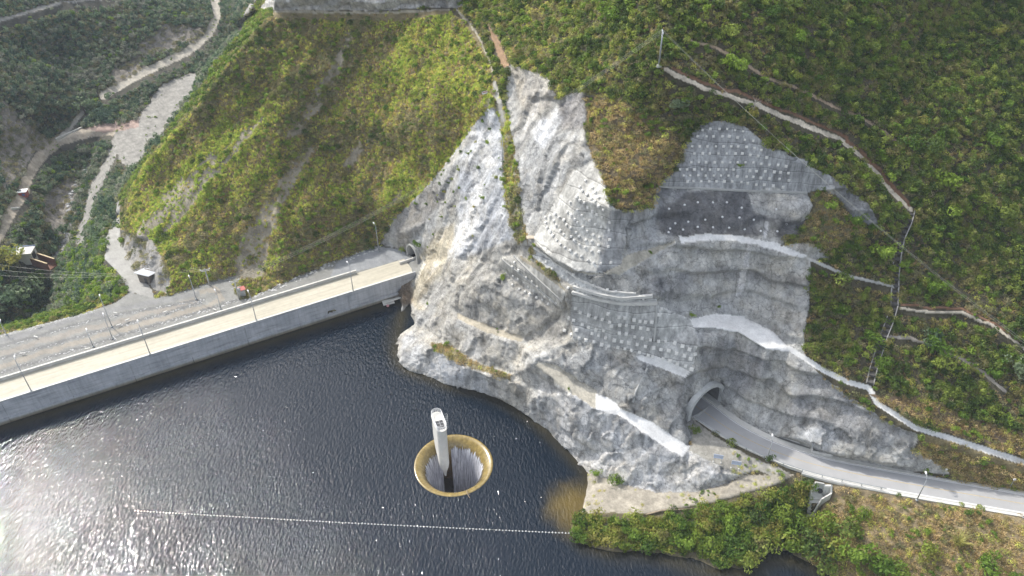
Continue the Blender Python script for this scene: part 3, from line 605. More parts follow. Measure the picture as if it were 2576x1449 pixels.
# stay on the waterline, the road and the portals
pin = np.minimum(1, dist_line(PX, PY, ROAD_F) / 14) * np.minimum(1, dist_line(PX, PY, GUT_R) / 10) * np.minimum(1, np.hypot(PX - 1042, PY - 635) / 40)
PLATM = blur(inpoly(PX, PY, PLAT).astype(float), 2)
ampl = rockm * (0.9 * big + 0.1 * (ridg - 0.3) + 0.12 * sm) + veg * (1.3 * fbm(POS, 22, 3, 0.5, 31) + 0.35 * sm) + flat * (0.08 * sm) + wallm * 0.06 * big
ribs = fbm(POS @ np.array([[0.5, 0.6, 0], [0.8, -0.35, 0], [0.45, -0.3, 0.25]]).T, 9, 3, 0.5, 41)   # gullies running down the left hill
ampl = ampl * np.where(WATERM, .3, 1)
ampl = ampl + blur((CL == GRASS).astype(float), 4) * 2.2 * ribs
ampl = ampl * pin * (1 - 0.95 * PLATM) * (1 - blur(ROADM.astype(float), 2))
rkm = (rockm > .02); Pr = POS[rkm]; warp = np.stack([fbm(Pr, 4, 3, .6, s_) for s_ in (201, 202, 203)], 1)
_c = np.array((Vector(at(1070, 660, 10)) - Vector(at(1240, 300, 58))).normalized()); _l = np.array((Vector(at(1345, 560, 47)) - Vector(at(1470, 245, 71))).normalized())
lft = (PX < 1265)[rkm][:, None] * (PY < 720)[rkm][:, None]; mdl = (PX >= 1265)[rkm][:, None] * (PY < 620)[rkm][:, None] * (PX < 1560)[rkm][:, None]
dirn = lft * _c + mdl * _l + (1 - lft - mdl) * np.array([0, 0, 1.0]); kk = np.where(lft | mdl, .72, .45)
Ps = Pr + 1.8 * warp; Ps = Ps - kk * (Ps * dirn).sum(1, keepdims=True) * dirn
fa, ea = facets(Ps, 4.6, 1); fb_, eb = facets(Ps * np.array([1, 1, 1.0]) + .5 * warp, 1.7, 2)
rug = np.zeros(PX.shape); rug[rkm] = fa * .5 + fb_ * .17
EDG = np.zeros(PX.shape); EDG[rkm] = np.maximum(1 - ea / .10, 0) * .7 + np.maximum(1 - eb / .16, 0) * .5
smooth_zone = blur(inpoly(PX, PY, [(1560, 480), (2230, 430), (2330, 1120), (1745, 1000), (1640, 760)]).astype(float), 10)
lz = POS[..., 2] / 5.3 + .5 * fbm(POS, 9, 2, .5, 401); lz = lz - np.floor(lz); led = np.where(lz < .8, 1 - lz / .8, (lz - .8) / .2)
ampl = ampl + rockm * (led - .5) * (.25 + .75 * smooth_zone) * 1.1 * (1 - np.clip((PX < 1560) * (PY < 620), 0, 1)) * (PX > 1000)
ampl = ampl + rockm * rug * (1 - .8 * smooth_zone) * pin
POS = POS + NR * ampl[..., None]
NR = normals(POS)
def along(a, b): return (Vector(b) - Vector(a)).normalized()
def stretched(P, d, k): d = np.array(d); return P - k * (P @ d)[..., None] * d
D_CONE = along(at(1240, 300, 58), at(1070, 660, 10)); D_CL2 = along(at(1470, 245, 71), at(1345, 560, 47)); D_RIB = along(at(1000, 330, 41), at(720, 670, 8)); D_DN = Vector((0, 0, 1))
ISR = CL == ROCK
_w = blur(ISR.astype(float), 7); _c3 = np.stack([blur(CO[..., k] * ISR, 7) for k in range(3)], -1) / (_w[..., None] + 1e-6); CO[ISR] = (.25 * CO + .75 * _c3)[ISR]
wc = blur(inpoly(PX, PY, [(1240, 268), (1300, 600), (1250, 660), (1100, 850), (970, 850), (940, 600)]).astype(float), 8)
w2 = blur(inpoly(PX, PY, [(1285, 160), (1500, 220), (1560, 520), (1500, 690), (1330, 620)]).astype(float), 8)
def streak(sc, oc, seed, k=.86):
    a = fbm(stretched(POS, D_CONE, k), sc, oc, .6, seed); b = fbm(stretched(POS, D_CL2, k), sc, oc, .6, seed); c = fbm(stretched(POS, D_DN, k), sc, oc, .6, seed)
    return a * wc + b * w2 * (1 - wc) + c * (1 - wc) * (1 - w2)
for pl_, cc_ in (([(1885, 482), (1950, 470), (2040, 510), (2035, 548), (1960, 540), (1890, 512)], (.52, .51, .48)), ([(1880, 610), (1892, 612), (1868, 740), (1850, 745)], (.6, .6, .6)), ([(1925, 558), (1935, 560), (1928, 598), (1920, 598)], (.6, .6, .6))):
    m_ = inpoly(SX, SY, pl_); CO[m_] = cc_
s1 = streak(2.2, 4, 71); s2 = streak(0.9, 3, 73, .75); s3 = streak(6, 3, 75, .8); bl = fbm(POS, 5, 5, .62, 77); cr = 1 - np.abs(fbm(POS, 3.5, 4, .6, 79)) * 2
f = 1.17 + .20 * np.clip(s1 * 2, -1, 1) + .16 * s2 * 1.6 + .16 * s3 * 1.3 + .12 * bl * 1.3
f = f * (1 - .22 * np.clip((cr - .86) / .14, 0, 1))
white = np.clip((s1 + .5 * s2 + .5 * s3 - .33) / .18, 0, 1) * np.clip(wc + w2 + .25, 0, 1)
white *= .45; dark = np.clip((-(s1) - .6 * bl - .22) / .2, 0, 1)
f = f * (1 - .20 * dark); f = f * (1 - .26 * np.clip(EDG, 0, 1) * (1 - .6 * smooth_zone)); f = f * (1 + .22 * fbm(POS, .7, 3, .7, 301))
tint = np.stack([1 + .03 * s3, 1 + 0 * s3, 1 - .06 * s3], -1)
CN = CO * f[..., None] * tint; CN = CN * (1 - .75 * white[..., None]) + .75 * white[..., None] * np.array([.74, .74, .74])
CO[ISR] = np.clip(CN, .05, .82)[ISR]
WL = (CL >= WALL1) & (CL <= WALL5)
fw = 1.12 + .30 * fbm(stretched(POS, D_DN, .93), 0.9, 4, .7, 81) * 2.4 + .25 * fbm(POS, 4, 4, .6, 83) * 1.4
CO[WL] = np.clip(CO * fw[..., None], .05, .7)[WL]
fd = 1 + .45 * fbm(POS, 2.2, 4, .65, 87) + .3 * fbm(POS, .6, 2, .6, 88)
dm = np.isin(CL, (DIRT, BENCH, GRAVEL)); CO[dm] = np.clip(CO * (1 + (fd - 1) * np.where(CL == BENCH, .3, np.where(CL == GRAVEL, .45, .9)))[..., None], .02, .82)[dm]
w22 = (CL == WALL2); wh2 = np.clip((fbm(stretched(POS, D_CL2, .8), 1.6, 4, .6, 85) + .4 * s3 - .16) / .15, 0, 1) * .6
CO[w22] = (CO * (1 - wh2[..., None]) + wh2[..., None] * np.array([.66, .65, .60]))[w22]
# gullies and bare streaks of the left hill
RIB = fbm(stretched(POS, D_RIB, .88), 5.5, 5, .6, 91); RIBW = fbm(stretched(POS, D_RIB, .8), 16, 3, .55, 93)
BS = (CL == GRASS) & ((RIB + .5 * RIBW > .52) | (BARE0 & (RIB + .6 * fbm(POS, 3, 3, .6, 95) > -.28)))
CO[BS] = (np.array([.30, .265, .20]) * (1 + .5 * fbm(POS, 2.5, 4, .6, 97))[..., None])[BS]
GB = CL == GRASS
sb = (CL == SHRUB) | (CL == DRY) | (CL == VALLEY)
CO[sb] = (CO * (1 + .5 * fbm(POS, 4, 4, .6, 99))[..., None])[sb]
def gidx(px, py):
    fi = np.interp(px, xs, np.arange(NX)); fj = np.interp(py, ys, np.arange(NY)); return fi, fj
def ground(px, py):
    fi, fj = gidx(px, py); i, j = int(fi), int(fj); i = min(i, NX - 2); j = min(j, NY - 2); a, b = fi - i, fj - j
    p = POS[j, i] * (1 - a) * (1 - b) + POS[j, i + 1] * a * (1 - b) + POS[j + 1, i] * (1 - a) * b + POS[j + 1, i + 1] * a * b
    return Vector(p)
def gnormal(px, py):
    fi, fj = gidx(px, py); return Vector(NR[int(round(fj)), int(round(fi))]).normalized()

AR_PX = [to_px(p) for p in arch(PC, PSIDE, PW + 0.15, PHS)]; AQ_PX = [to_px(p) for p in arch(QC, QSIDE, QW, QHS)]
hole = inpoly(PX, PY, AR_PX) | inpoly(PX, PY, AQ_PX)
deep = WATERM & ((POS[..., 2] < -3.5) | (dist_line(PX, PY, [(-50, 1100), (700, 860), (930, 790)]) < 45))
def mesh_from(name, sel, m, kind='structure', parent=None):
    q = sel[:-1, :-1] & sel[:-1, 1:] & sel[1:, :-1] & sel[1:, 1:] if sel.shape == PX.shape else sel
    J, I = np.nonzero(q); v00 = J * NX + I
    quads = np.stack([v00, v00 + NX, v00 + NX + 1, v00 + 1], 1)
    used, inv = np.unique(quads, return_inverse=True); inv = inv.reshape(quads.shape)
    me = bpy.data.meshes.new(name); me.vertices.add(len(used)); me.vertices.foreach_set('co', POS.reshape(-1, 3)[used].astype(np.float32).ravel())
    n = len(quads); me.loops.add(4 * n); me.loops.foreach_set('vertex_index', inv.ravel().astype(np.int32))
    me.polygons.add(n); me.polygons.foreach_set('loop_start', np.arange(0, 4 * n, 4, dtype=np.int32)); me.polygons.foreach_set('loop_total', np.full(n, 4, np.int32))
    me.polygons.foreach_set('use_smooth', np.ones(n, bool)); me.update(calc_edges=True)
    ca = me.color_attributes.new('Col', 'FLOAT_COLOR', 'POINT'); cc = np.ones((len(used), 4), np.float32); cc[:, :3] = CO.reshape(-1, 3)[used]
    ca.data.foreach_set('color', cc.ravel()); me.materials.append(m); me.validate()
    o = link(name, me, parent)
    if kind: o['kind'] = kind
    return o
cell = CL[:-1, :-1].copy(); bad = (hole | deep)[:-1, :-1]
NEARC = cell.copy()
def sel_cells(*cls): return np.isin(cell, cls) & ~bad
mesh_from('hillside', sel_cells(SHRUB, DRY, GRASS, BANK), M['soil'])
mesh_from('rock_face', sel_cells(ROCK), M['rock'])
mesh_from('bench', sel_cells(BENCH), M['concrete_bench'])
mesh_from('path', sel_cells(DIRT), M['dirt'])
mesh_from('gravel_ground', sel_cells(GRAVEL), M['gravel'])
mesh_from('valley_ground', sel_cells(VALLEY), M['soil'])
mesh_from('rocky_ground', sel_cells(CRAG), M['rock'])
# ------------------------------------------------------------ anchored retaining walls
def wall_mat(name, hgap, streak):
    m, t, p = mat(name)
    at_ = nd(t, 'ShaderNodeAttribute', attribute_name='Col'); v = mapping(t); vs_ = mapping(t, (1, 1, 0.08))
    c = mix(t, 1.0, at_.outputs['Color'], ramp(t, noise(t, v, 0.22, 5, 0.65), [(0.3, 0.7), (0.7, 1.25)]), 'MULTIPLY')
    c = mix(t, streak, c, ramp(t, noise(t, vs_, 1.3, 5, 0.75, 0.2), [(0.33, 0.5), (0.5, 1.0), (0.66, 1.4)]), 'MULTIPLY')
    c = mix(t, 0.6, c, ramp(t, noise(t, v, 1.8, 5, 0.7), [(0.3, 0.75), (0.7, 1.2)]), 'MULTIPLY')
    # construction joints at regular heights
    sp = nd(t, 'ShaderNodeSeparateXYZ'); t.links.new(v, sp.inputs[0])
    mu = nd(t, 'ShaderNodeMath', operation='MULTIPLY_ADD'); t.links.new(sp.outputs[2], mu.inputs[0]); mu.inputs[1].default_value = 1.0 / hgap
    nn = nd(t, 'ShaderNodeMath', operation='MULTIPLY'); t.links.new(noise(t, v, 0.12, 2), nn.inputs[0]); nn.inputs[1].default_value = 0.8
    t.links.new(nn.outputs[0], mu.inputs[2])
    fr = nd(t, 'ShaderNodeMath', operation='FRACT'); t.links.new(mu.outputs[0], fr.inputs[0])
    ln_ = ramp(t, fr.outputs[0], [(0.0, 0.55), (0.05, 0.6), (0.09, 1.0), (0.9, 1.0), (0.97, 1.25)])
    c = mix(t, 0.8, c, ln_, 'MULTIPLY')
    t.links.new(c, p.inputs['Base Color']); p.inputs['Roughness'].default_value = 0.88
    b = bump(t, p, fr.outputs[0], 0.5, 0.25); bump(t, p, noise(t, v, 2.0, 5, 0.65), 0.5, 0.2, b)
    return m
MW = [wall_mat('stained_wall_concrete', 2.6, 0.85), wall_mat('pale_wall_concrete', 3.2, 0.6)]
Z3 = lambda ox, oy, k, pts: [((ox + k * a) * 0.644, (oy + k * b) * 0.644) for a, b in pts]
def row(y, l): return [(x if not isinstance(x, tuple) else x[0], y if not isinstance(x, tuple) else x[1]) for x in l]
B1 = (row(250, [(592, 262), 665, 750, 822, (897, 260), (972, 272)]) + row(320, [545, 628, 693, 778, 843, (921, 330), (990, 352), (1068, 362)]) + row(415, [492, 563, 636, 716, 788, 861, 926, (1005, 420), (1080, 430), (1143, 450)])
      + row(482, [513, 592, 658, 740, 819, 901, 966, (1040, 497), (1114, 505), (1195, 518)]) + row(565, [483, 554, 624, 704, 778, 852, 922, 995, 1069, (1142, 578), (1220, 588), (1303, 590), (1378, 602)])
      + row(633, [375, 441, 511, 587, 660, 738, 815, 882, (1036, 645), (1098, 648), (1181, 650), (1267, 655), (1325, 658), (1399, 665)]) + row(690, [410, 472, 549, 620, 695, 763, 835, (918, 698), (1005, 700), (1067, 702), (1140, 712), (1222, 716), (1315, 720), (1403, 735)])
      + row(745, [447, 503, 575, 651, 722, 796, 870, (955, 750), (1016, 762), (1096, 776), (1172, 776), (1256, 786), (1349, 798)]))
B2 = [(770, 85), (835, 15), (915, 95), (800, 130), (945, 145), (735, 200), (850, 170), (985, 205), (660, 260), (770, 240), (900, 220), (820, 265), (945, 250), (980, 305), (860, 320), (740, 350), (1035, 345), (915, 365), (630, 370), (670, 405), (790, 410), (965, 400), (1025, 430), (590, 460), (710, 455),
      (820, 455), (880, 465), (430, 415), (380, 430), (490, 390), (535, 430), (475, 470), (385, 490), (620, 515), (740, 490), (945, 510), (1010, 540), (1110, 485), (1100, 575), (550, 580), (665, 550), (800, 545), (920, 630), (850, 590), (990, 655), (590, 625), (725, 605), (760, 645), (400, 545), (435, 590), (500, 520), (670, 650),
      (835, 690), (905, 700), (980, 745), (1108, 685), (1090, 765), (465, 635), (510, 690), (550, 735), (600, 770), (705, 690), (765, 740), (830, 770), (660, 805), (900, 815), (720, 845), (985, 820), (860, 915), (925, 945), (1005, 955), (1120, 945), (785, 870)]
B3 = [(300, 805), (385, 870), (445, 915), (390, 935), (510, 965), (570, 1005), (455, 1015), (625, 1050), (695, 1085), (760, 1125), (835, 1165), (920, 1200), (1080, 1252), (1175, 1268), (640, 1140), (700, 1180), (575, 1100), (650, 1225), (740, 1200), (785, 1225), (835, 1240), (890, 1268), (940, 1285), (993, 1300), (1053, 1318), (1110, 1328), (1156, 1338), (1220, 1352), (1287, 1360), (1487, 1353),
      (700, 1275), (748, 1268), (800, 1295), (842, 1310), (893, 1328), (950, 1348), (1005, 1360), (1070, 1370), (1133, 1382), (1183, 1393), (1255, 1413), (1317, 1416), (1376, 1421), (1450, 1418), (1540, 1418), (1612, 1416)]
B4 = [(30, 940), (75, 1030), (5, 990), (165, 1110), (15, 1095), (70, 1130), (130, 1170), (230, 1155), (290, 1215), (185, 1215), (250, 1260), (150, 1275), (215, 1305), (375, 1325), (310, 1278), (270, 1335), (435, 1360), (335, 1365), (500, 1400), (405, 1415), (10, 1195), (90, 1245)]
B5 = [(320, 100), (345, 122), (388, 137), (422, 148), (456, 157), (492, 172), (485, 130), (538, 146), (568, 150), (614, 160), (644, 167), (672, 170), (704, 170), (752, 103), (738, 133), (283, 152), (310, 163), (355, 183), (387, 195), (425, 207), (463, 212), (500, 190), (542, 185), (575, 187), (608, 195), (648, 200), (685, 207),
      (255, 213), (290, 235), (325, 212), (338, 252), (372, 262), (403, 230), (412, 273), (438, 238), (473, 250), (515, 262), (552, 268), (588, 275), (630, 283), (672, 293), (618, 245), (655, 252), (697, 260), (737, 267), (772, 268), (820, 277), (858, 292), (893, 308), (921, 333), (452, 284), (487, 292), (533, 298), (568, 305), (603, 314), (642, 323),
      (686, 338), (707, 343), (712, 300), (750, 310), (789, 314), (828, 328), (868, 340), (898, 356), (760, 355), (795, 366), (833, 380), (873, 392), (900, 405), (575, 230), (540, 225)]
WALLS = [(WALL1, Z3(2500, 400, .4141, B1), 0, 0.5, (1800, 470), 'tall stained grey anchored retaining wall with rounded top, highest on the slope'),
         (WALL2, Z3(2000, 700, .345, B2), 1, 0.5, (1450, 680), 'broad sloping pale anchored wall with diagonal rows of blocks beside the dry grass wedge'),
         (WALL3, Z3(2000, 700, .345, B3), 1, 0.5, (1500, 740), 'narrow curved anchored wall band running under the broad sloping wall'),
         (WALL4, Z3(2000, 700, .345, B4), 1, 0.5, (1340, 715), 'short anchored wall tilted along the top of the jutting rock block'),
         (WALL5, Z3(2000, 1125, .7764, B5), 1, 0.68, (1600, 880), 'lowest anchored wall with rows of square blocks left of the road tunnel')]
blk = MB(); blk.box((0, 0, 0.0), (1, 1, 0.9), taper=0.86); blk.box((0, 0, 0.5), (0.42, 0.42, 0.16), taper=0.9)
blkme = None
for cls, pts, mi, size, o0, lab in WALLS:
    org = ground(*o0)
    w = empty('retaining_wall', org, 0, lab, 'retaining wall', 'anchored retaining walls')
    f = mesh_from('wall_face', sel_cells(cls), MW[mi], None, w)
    f.matrix_parent_inverse = Matrix.Translation(-org)
    for k, (a, b) in enumerate(pts[:100]):
        p = ground(a, b); n = gnormal(a, b); n.z = max(n.z, 0.12); n.normalize()
        if blkme is None:
            bo = blk.build('anchor_block', M['block'], w); blkme = bo.data
        else: bo = link('anchor_block', blkme, w)
        bo.location = p - org + n * size * 0.3
        q = n.to_track_quat('Z', 'Y').to_matrix()
        up = Vector((0, 0, 1)); yv = (up - n * up.dot(n)).normalized(); xv = yv.cross(n)
        Q = Matrix((xv, yv, n)).transposed()
        s_ = size * random.uniform(0.95, 1.35)
        bo.matrix_local = Matrix.Translation(p - org + n * size * 0.25) @ (Q @ Matrix.Rotation(random.uniform(-.06, .06), 3, 'Z')).to_4x4() @ Matrix.Diagonal((s_, s_, size * 0.8, 1))

def beam(wall_i, pts, r, m):
    w = [o for o in bpy.data.objects if o.name.startswith('retaining_wall')][wall_i]; org = Vector(w.location); b = MB()
    P_ = []
    for (a, c), (d, e) in zip(pts, pts[1:]):
        for k in range(6): t_ = k / 6; P_.append((a + (d - a) * t_, c + (e - c) * t_))
    P_.append(pts[-1]); Q_ = [ground(*p) + gnormal(*p) * r * .5 - org for p in P_]
    Q_ = [Q_[0]] + [(Q_[i - 1] + Q_[i] * 2 + Q_[i + 1]) / 4 for i in range(1, len(Q_) - 1)] + [Q_[-1]]
    for a, c in zip(Q_, Q_[1:]):
        d = c - a; b.box((a + c) / 2, (d.length * 1.04, r * 2, r * 1.7), M=d.to_track_quat('X', 'Z').to_matrix())
    b.build('beam', m, w)
beam(2, [(1443, 721), (1488, 734), (1532, 744), (1564, 749), (1641, 742)], .42, M['concrete_light']); beam(2, [(1443, 733), (1510, 753), (1563, 764), (1652, 761)], .42, M['concrete_light'])
beam(2, [(1345, 622), (1400, 662), (1450, 699), (1530, 734), (1600, 738)], .22, M['concrete_light']); beam(3, [(1292, 643), (1352, 700), (1415, 757)], .2, M['concrete']); beam(3, [(1262, 652), (1335, 708), (1400, 765)], .16, M['concrete'])
beam(4, [(1443, 805), (1538, 832), (1640, 858)], .16, M['concrete']); beam(0, [(1658, 469), (1800, 476), (1930, 481), (2030, 484)], .22, M['concrete'])
beam(4, [(1652, 766), (1650, 812), (1645, 858)], .2, M['concrete'])
# ------------------------------------------------------------ reservoir water
def ctr_ring(): return at(1141, 1168, 0.0)
RC = ctr_ring(); RR = 9.45
def m_water():
    m, t, p = mat('reservoir_water'); v = mapping(t)
    sh = at(1450, 1278, 0)
    def blob(c, r):
        d = nd(t, 'ShaderNodeVectorMath', operation='DISTANCE'); t.links.new(v, d.inputs[0]); d.inputs[1].default_value = c
        a = nd(t, 'ShaderNodeMath', operation='MULTIPLY_ADD'); t.links.new(noise(t, v, 0.25, 4), a.inputs[0]); a.inputs[1].default_value = 6.0; t.links.new(d.outputs['Value'], a.inputs[2])
        mr = nd(t, 'ShaderNodeMapRange'); mr.inputs[1].default_value = r + 3.0; mr.inputs[2].default_value = 4.0; mr.inputs[3].default_value = 0; mr.inputs[4].default_value = 1; mr.interpolation_type = 'SMOOTHSTEP'
        t.links.new(a.outputs[0], mr.inputs[0]); return mr.outputs[0]
    c = mix(t, blob(sh, 10), (0.005, 0.011, 0.02), (0.13, 0.095, 0.03))
    at_ = nd(t, 'ShaderNodeAttribute', attribute_name='Col')
    sp = nd(t, 'ShaderNodeSeparateColor'); t.links.new(at_.outputs['Color'], sp.inputs[0])
    c = mix(t, sp.outputs[0], c, (0.07, 0.055, 0.02))
    t.links.new(c, p.inputs['Base Color'])
    p.inputs['Roughness'].default_value = 0.035; p.inputs['IOR'].default_value = 1.33
    vw = mapping(t, (1.0, 0.45, 1.0), (0, 0, R(-35))); vw2 = mapping(t, (1.0, 0.5, 1.0), (0, 0, R(-10)))
    h1 = noise(t, vw, 1.75, 2, 0.5, 0.3); h2 = noise(t, vw2, 0.7, 2, 0.5, 0.2)
    gust = ramp(t, noise(t, v, 0.035, 3, 0.6), [(0.35, 0.55), (0.65, 1.0)])
    mm = nd(t, 'ShaderNodeMath', operation='MULTIPLY'); t.links.new(h1, mm.inputs[0]); t.links.new(gust, mm.inputs[1])
    b = bump(t, p, h2, 0.5, 0.10); bump(t, p, mm.outputs[0], 1.0, 0.27, b)
    return m
M['water'] = m_water()
wp = [dam(-70, -0.2, 0), dam(150, -0.2, 0), Vector((230, 150, 0)), Vector((230, -30, 0)), Vector((-330, -30, 0))]
vv = [Vector((p.x, p.y)) for p in wp]; n0 = len(vv); ring = [Vector((RC.x + RR * math.cos(a), RC.y + RR * math.sin(a))) for a in [k * math.tau / 96 for k in range(96)]]
ed = [(i, (i + 1) % n0) for i in range(n0)] + [(n0 + i, n0 + (i + 1) % 96) for i in range(96)]
pts = list(vv) + ring
shw = [at(a, b, 0) for a, b in SHORE]
bnd = [Vector((p.x, p.y)) for p in vv]
for gx in np.arange(-120, 120, 2.5):
    for gy in np.arange(60, 200, 2.5):
        if (Vector((gx, gy, 0)) - A0).dot(DN) > 1.5 and math.hypot(gx - RC.x, gy - RC.y) > RR + 1: pts.append(Vector((gx, gy)))
wv_, we_, wf_, _a, _b, _c = delaunay_2d_cdt(pts, ed, [], 1, 0.01)
keep = []
for f in wf_:
    c = sum((wv_[i] for i in f), Vector((0, 0))) / len(f)
    if math.hypot(c.x - RC.x, c.y - RC.y) > RR - 0.03: keep.append(tuple(f))
me = bpy.data.meshes.new('water'); me.from_pydata([(q.x, q.y, 0.0) for q in wv_], [], keep); me.update()
ca = me.color_attributes.new('Col', 'FLOAT_COLOR', 'POINT')
X = np.array([q.x for q in wv_]); Y = np.array([q.y for q in wv_])
dsh = dist_line(X, Y, [(p.x, p.y) for p in shw]); ddm = dist_line(X, Y, [(A0.x, A0.y), (A1.x, A1.y)])
near = np.maximum(np.clip(1 - dsh / 3.5, 0, 1) ** 1.3 * 0.5, np.clip(1 - ddm / 4.5, 0, 1))
cc = np.ones((len(wv_), 4), np.float32); cc[:, 0] = near; ca.data.foreach_set('color', cc.ravel()); me.materials.append(M['water'])
tag(link('reservoir_water', me), kind='structure')

# ------------------------------------------------------------ bell-mouth spillway
def m_bell():
    m, t, p = mat('wet_algae_concrete'); tc = nd(t, 'ShaderNodeTexCoord'); sp = nd(t, 'ShaderNodeSeparateXYZ'); t.links.new(tc.outputs['Object'], sp.inputs[0])
    a = nd(t, 'ShaderNodeMath', operation='ARCTAN2'); t.links.new(sp.outputs[1], a.inputs[0]); t.links.new(sp.outputs[0], a.inputs[1])
    cb = nd(t, 'ShaderNodeCombineXYZ'); t.links.new(a.outputs[0], cb.inputs[0]); zz = nd(t, 'ShaderNodeMath', operation='MULTIPLY'); t.links.new(sp.outputs[2], zz.inputs[0]); zz.inputs[1].default_value = 0.1; t.links.new(zz.outputs[0], cb.inputs[1])
    n = noise(t, cb.outputs[0], 14, 5, 0.7); n2 = noise(t, tc.outputs['Object'], 0.6, 4, 0.6)
    c = ramp(t, n, [(0.25, (0.15, 0.10, 0.03)), (0.5, (0.27, 0.20, 0.065)), (0.75, (0.36, 0.28, 0.11))])
    c = mix(t, 1.0, c, ramp(t, n2, [(0.3, 0.75), (0.7, 1.2)]), 'MULTIPLY')
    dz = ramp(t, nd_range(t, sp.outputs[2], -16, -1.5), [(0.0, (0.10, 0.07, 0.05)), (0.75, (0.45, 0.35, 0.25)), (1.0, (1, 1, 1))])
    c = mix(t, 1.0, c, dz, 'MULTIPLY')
    t.links.new(c, p.inputs['Base Color']); p.inputs['Roughness'].default_value = 0.22; p.inputs['Coat Weight'].default_value = 0.5; p.inputs['Coat Roughness'].default_value = 0.08
    bump(t, p, n, 0.25, 0.1); return m
def nd_range(t, s, a, b):
    r = nd(t, 'ShaderNodeMapRange'); r.inputs[1].default_value = a; r.inputs[2].default_value = b; t.links.new(s, r.inputs[0]); return r.outputs[0]
def m_fall():
    m, t, p = mat('falling_white_water'); tc = nd(t, 'ShaderNodeTexCoord'); sp = nd(t, 'ShaderNodeSeparateXYZ'); t.links.new(tc.outputs['Object'], sp.inputs[0])
    a = nd(t, 'ShaderNodeMath', operation='ARCTAN2'); t.links.new(sp.outputs[1], a.inputs[0]); t.links.new(sp.outputs[0], a.inputs[1])
    cb = nd(t, 'ShaderNodeCombineXYZ'); t.links.new(a.outputs[0], cb.inputs[0]); zz = nd(t, 'ShaderNodeMath', operation='MULTIPLY'); t.links.new(sp.outputs[2], zz.inputs[0]); zz.inputs[1].default_value = 0.010; t.links.new(zz.outputs[0], cb.inputs[1])
    n = noise(t, cb.outputs[0], 20, 6, 0.75); nb = noise(t, cb.outputs[0], 7, 3, 0.6)
    c = ramp(t, n, [(0.36, (0.12, 0.12, 0.14)), (0.48, (0.5, 0.51, 0.57)), (0.62, (0.9, 0.91, 0.95))])
    t.links.new(c, p.inputs['Base Color']); p.inputs['Roughness'].default_value = 0.6
    s = nd(t, 'ShaderNodeMath', operation='MULTIPLY_ADD'); t.links.new(nd_range(t, sp.outputs[2], -1.3, -4.4), s.inputs[0]); s.inputs[1].default_value = 1.6
    k = nd(t, 'ShaderNodeMath', operation='MULTIPLY_ADD'); t.links.new(n, k.inputs[0]); k.inputs[1].default_value = 2.4; k.inputs[2].default_value = -1.75
    k2 = nd(t, 'ShaderNodeMath', operation='MULTIPLY_ADD'); t.links.new(nb, k2.inputs[0]); k2.inputs[1].default_value = 1.2; t.links.new(k.outputs[0], k2.inputs[2])
    t.links.new(k2.outputs[0], s.inputs[2])
    t.links.new(ramp(t, s.outputs[0], [(0.3, 0.0), (0.62, 0.93)]), p.inputs['Alpha'])
    bump(t, p, n, 0.6, 0.3); return m
sp_ = empty('bellmouth_spillway', RC, 0, 'round bell-mouth spillway with tan wet rim swallowing water in the reservoir', 'spillway')
b = MB(); b.lathe([(9.75, -2.5), (9.62, -0.6), (9.5, -0.12), (9.3, 0.035), (9.0, 0.04), (8.6, -0.08), (8.1, -0.38), (7.6, -0.85), (7.15, -1.5), (6.8, -2.3), (6.55, -3.3), (6.35, -4.8), (6.2, -7), (6.1, -10), (6.0, -30)], 128)
o = b.build('bell', m_bell(), sp_, True)
b = MB(); b.lathe([(7.35, -1.0), (7.05, -1.45), (6.68, -2.3), (6.42, -3.3), (6.2, -4.8), (6.02, -7), (5.9, -10), (5.7, -16), (5.5, -29.5)], 160, a0=R(124), a1=R(360 + 100)); b.build('falling_water', m_fall(), sp_, True)
b = MB(); b.lathe([(6.0, -29.8), (3, -29.7), (0.01, -29.6)], 48); b.build('churning_water', M['white'], sp_, True)

# pier standing in the spillway
pa = Vector((-17.85, 129.5)); pb = Vector((-16.05, 124.6)); ax = (pb - pa); plen = ax.length; ang = math.atan2(ax.y, ax.x)
tw = empty('spillway_pier', (pa.x, pa.y, 0), ang, 'tall pale concrete pier with white railed top standing in the spillway mouth', 'concrete pier')
def stadium(s0, s1, r, z, n=10):
    o = []
    for k in range(n + 1): a = -math.pi / 2 + math.pi * k / n; o.append((s1 + r * math.cos(a), r * math.sin(a), z))
    for k in range(n + 1): a = math.pi / 2 + math.pi * k / n; o.append((s0 + r * math.cos(a), r * math.sin(a), z))
    return o
def loft(b, rings, cap=True):
    n = len(rings[0]); vs = [v for r_ in rings for v in r_]; fs = []
    for i in range(len(rings) - 1):
        for k in range(n): fs.append((i * n + k, i * n + (k + 1) % n, (i + 1) * n + (k + 1) % n, (i + 1) * n + k))
    if cap: fs += [tuple(range(n))[::-1], tuple((len(rings) - 1) * n + k for k in range(n))]
    b.add(vs, fs)
PT = 10.2; pr = 1.2; s1 = plen - pr
b = MB(); loft(b, [stadium(s0, s1, pr * rr, z) for z, s0, rr in ((-6.5, s1 + .6, .12), (-5, s1 - 0.0, .45), (-3.5, s1 - 0.3, .85), (-2.2, s1 - .8, 1), (-1, s1 - 1.5, 1), (0.5, 1.0, 1), (2.4, 0.35, 1), (4.2, 0.0, 1), (6, 0, 1), (PT, 0, 1))])
b.build('shaft', M['concrete_light'], tw, False)
b = MB(); loft(b, [stadium(0, s1, pr + 0.12, PT), stadium(0, s1, pr + 0.12, PT + 0.25)]); b.build('cap_slab', M['concrete_light'], tw)
b = MB()
for hz in (0.55, 0.95, 1.3):
    ringp = [Vector(q) for q in stadium(0, s1, pr, PT + 0.25 + hz, 8)]; b.tube(ringp + [ringp[0]], 0.045, 5)
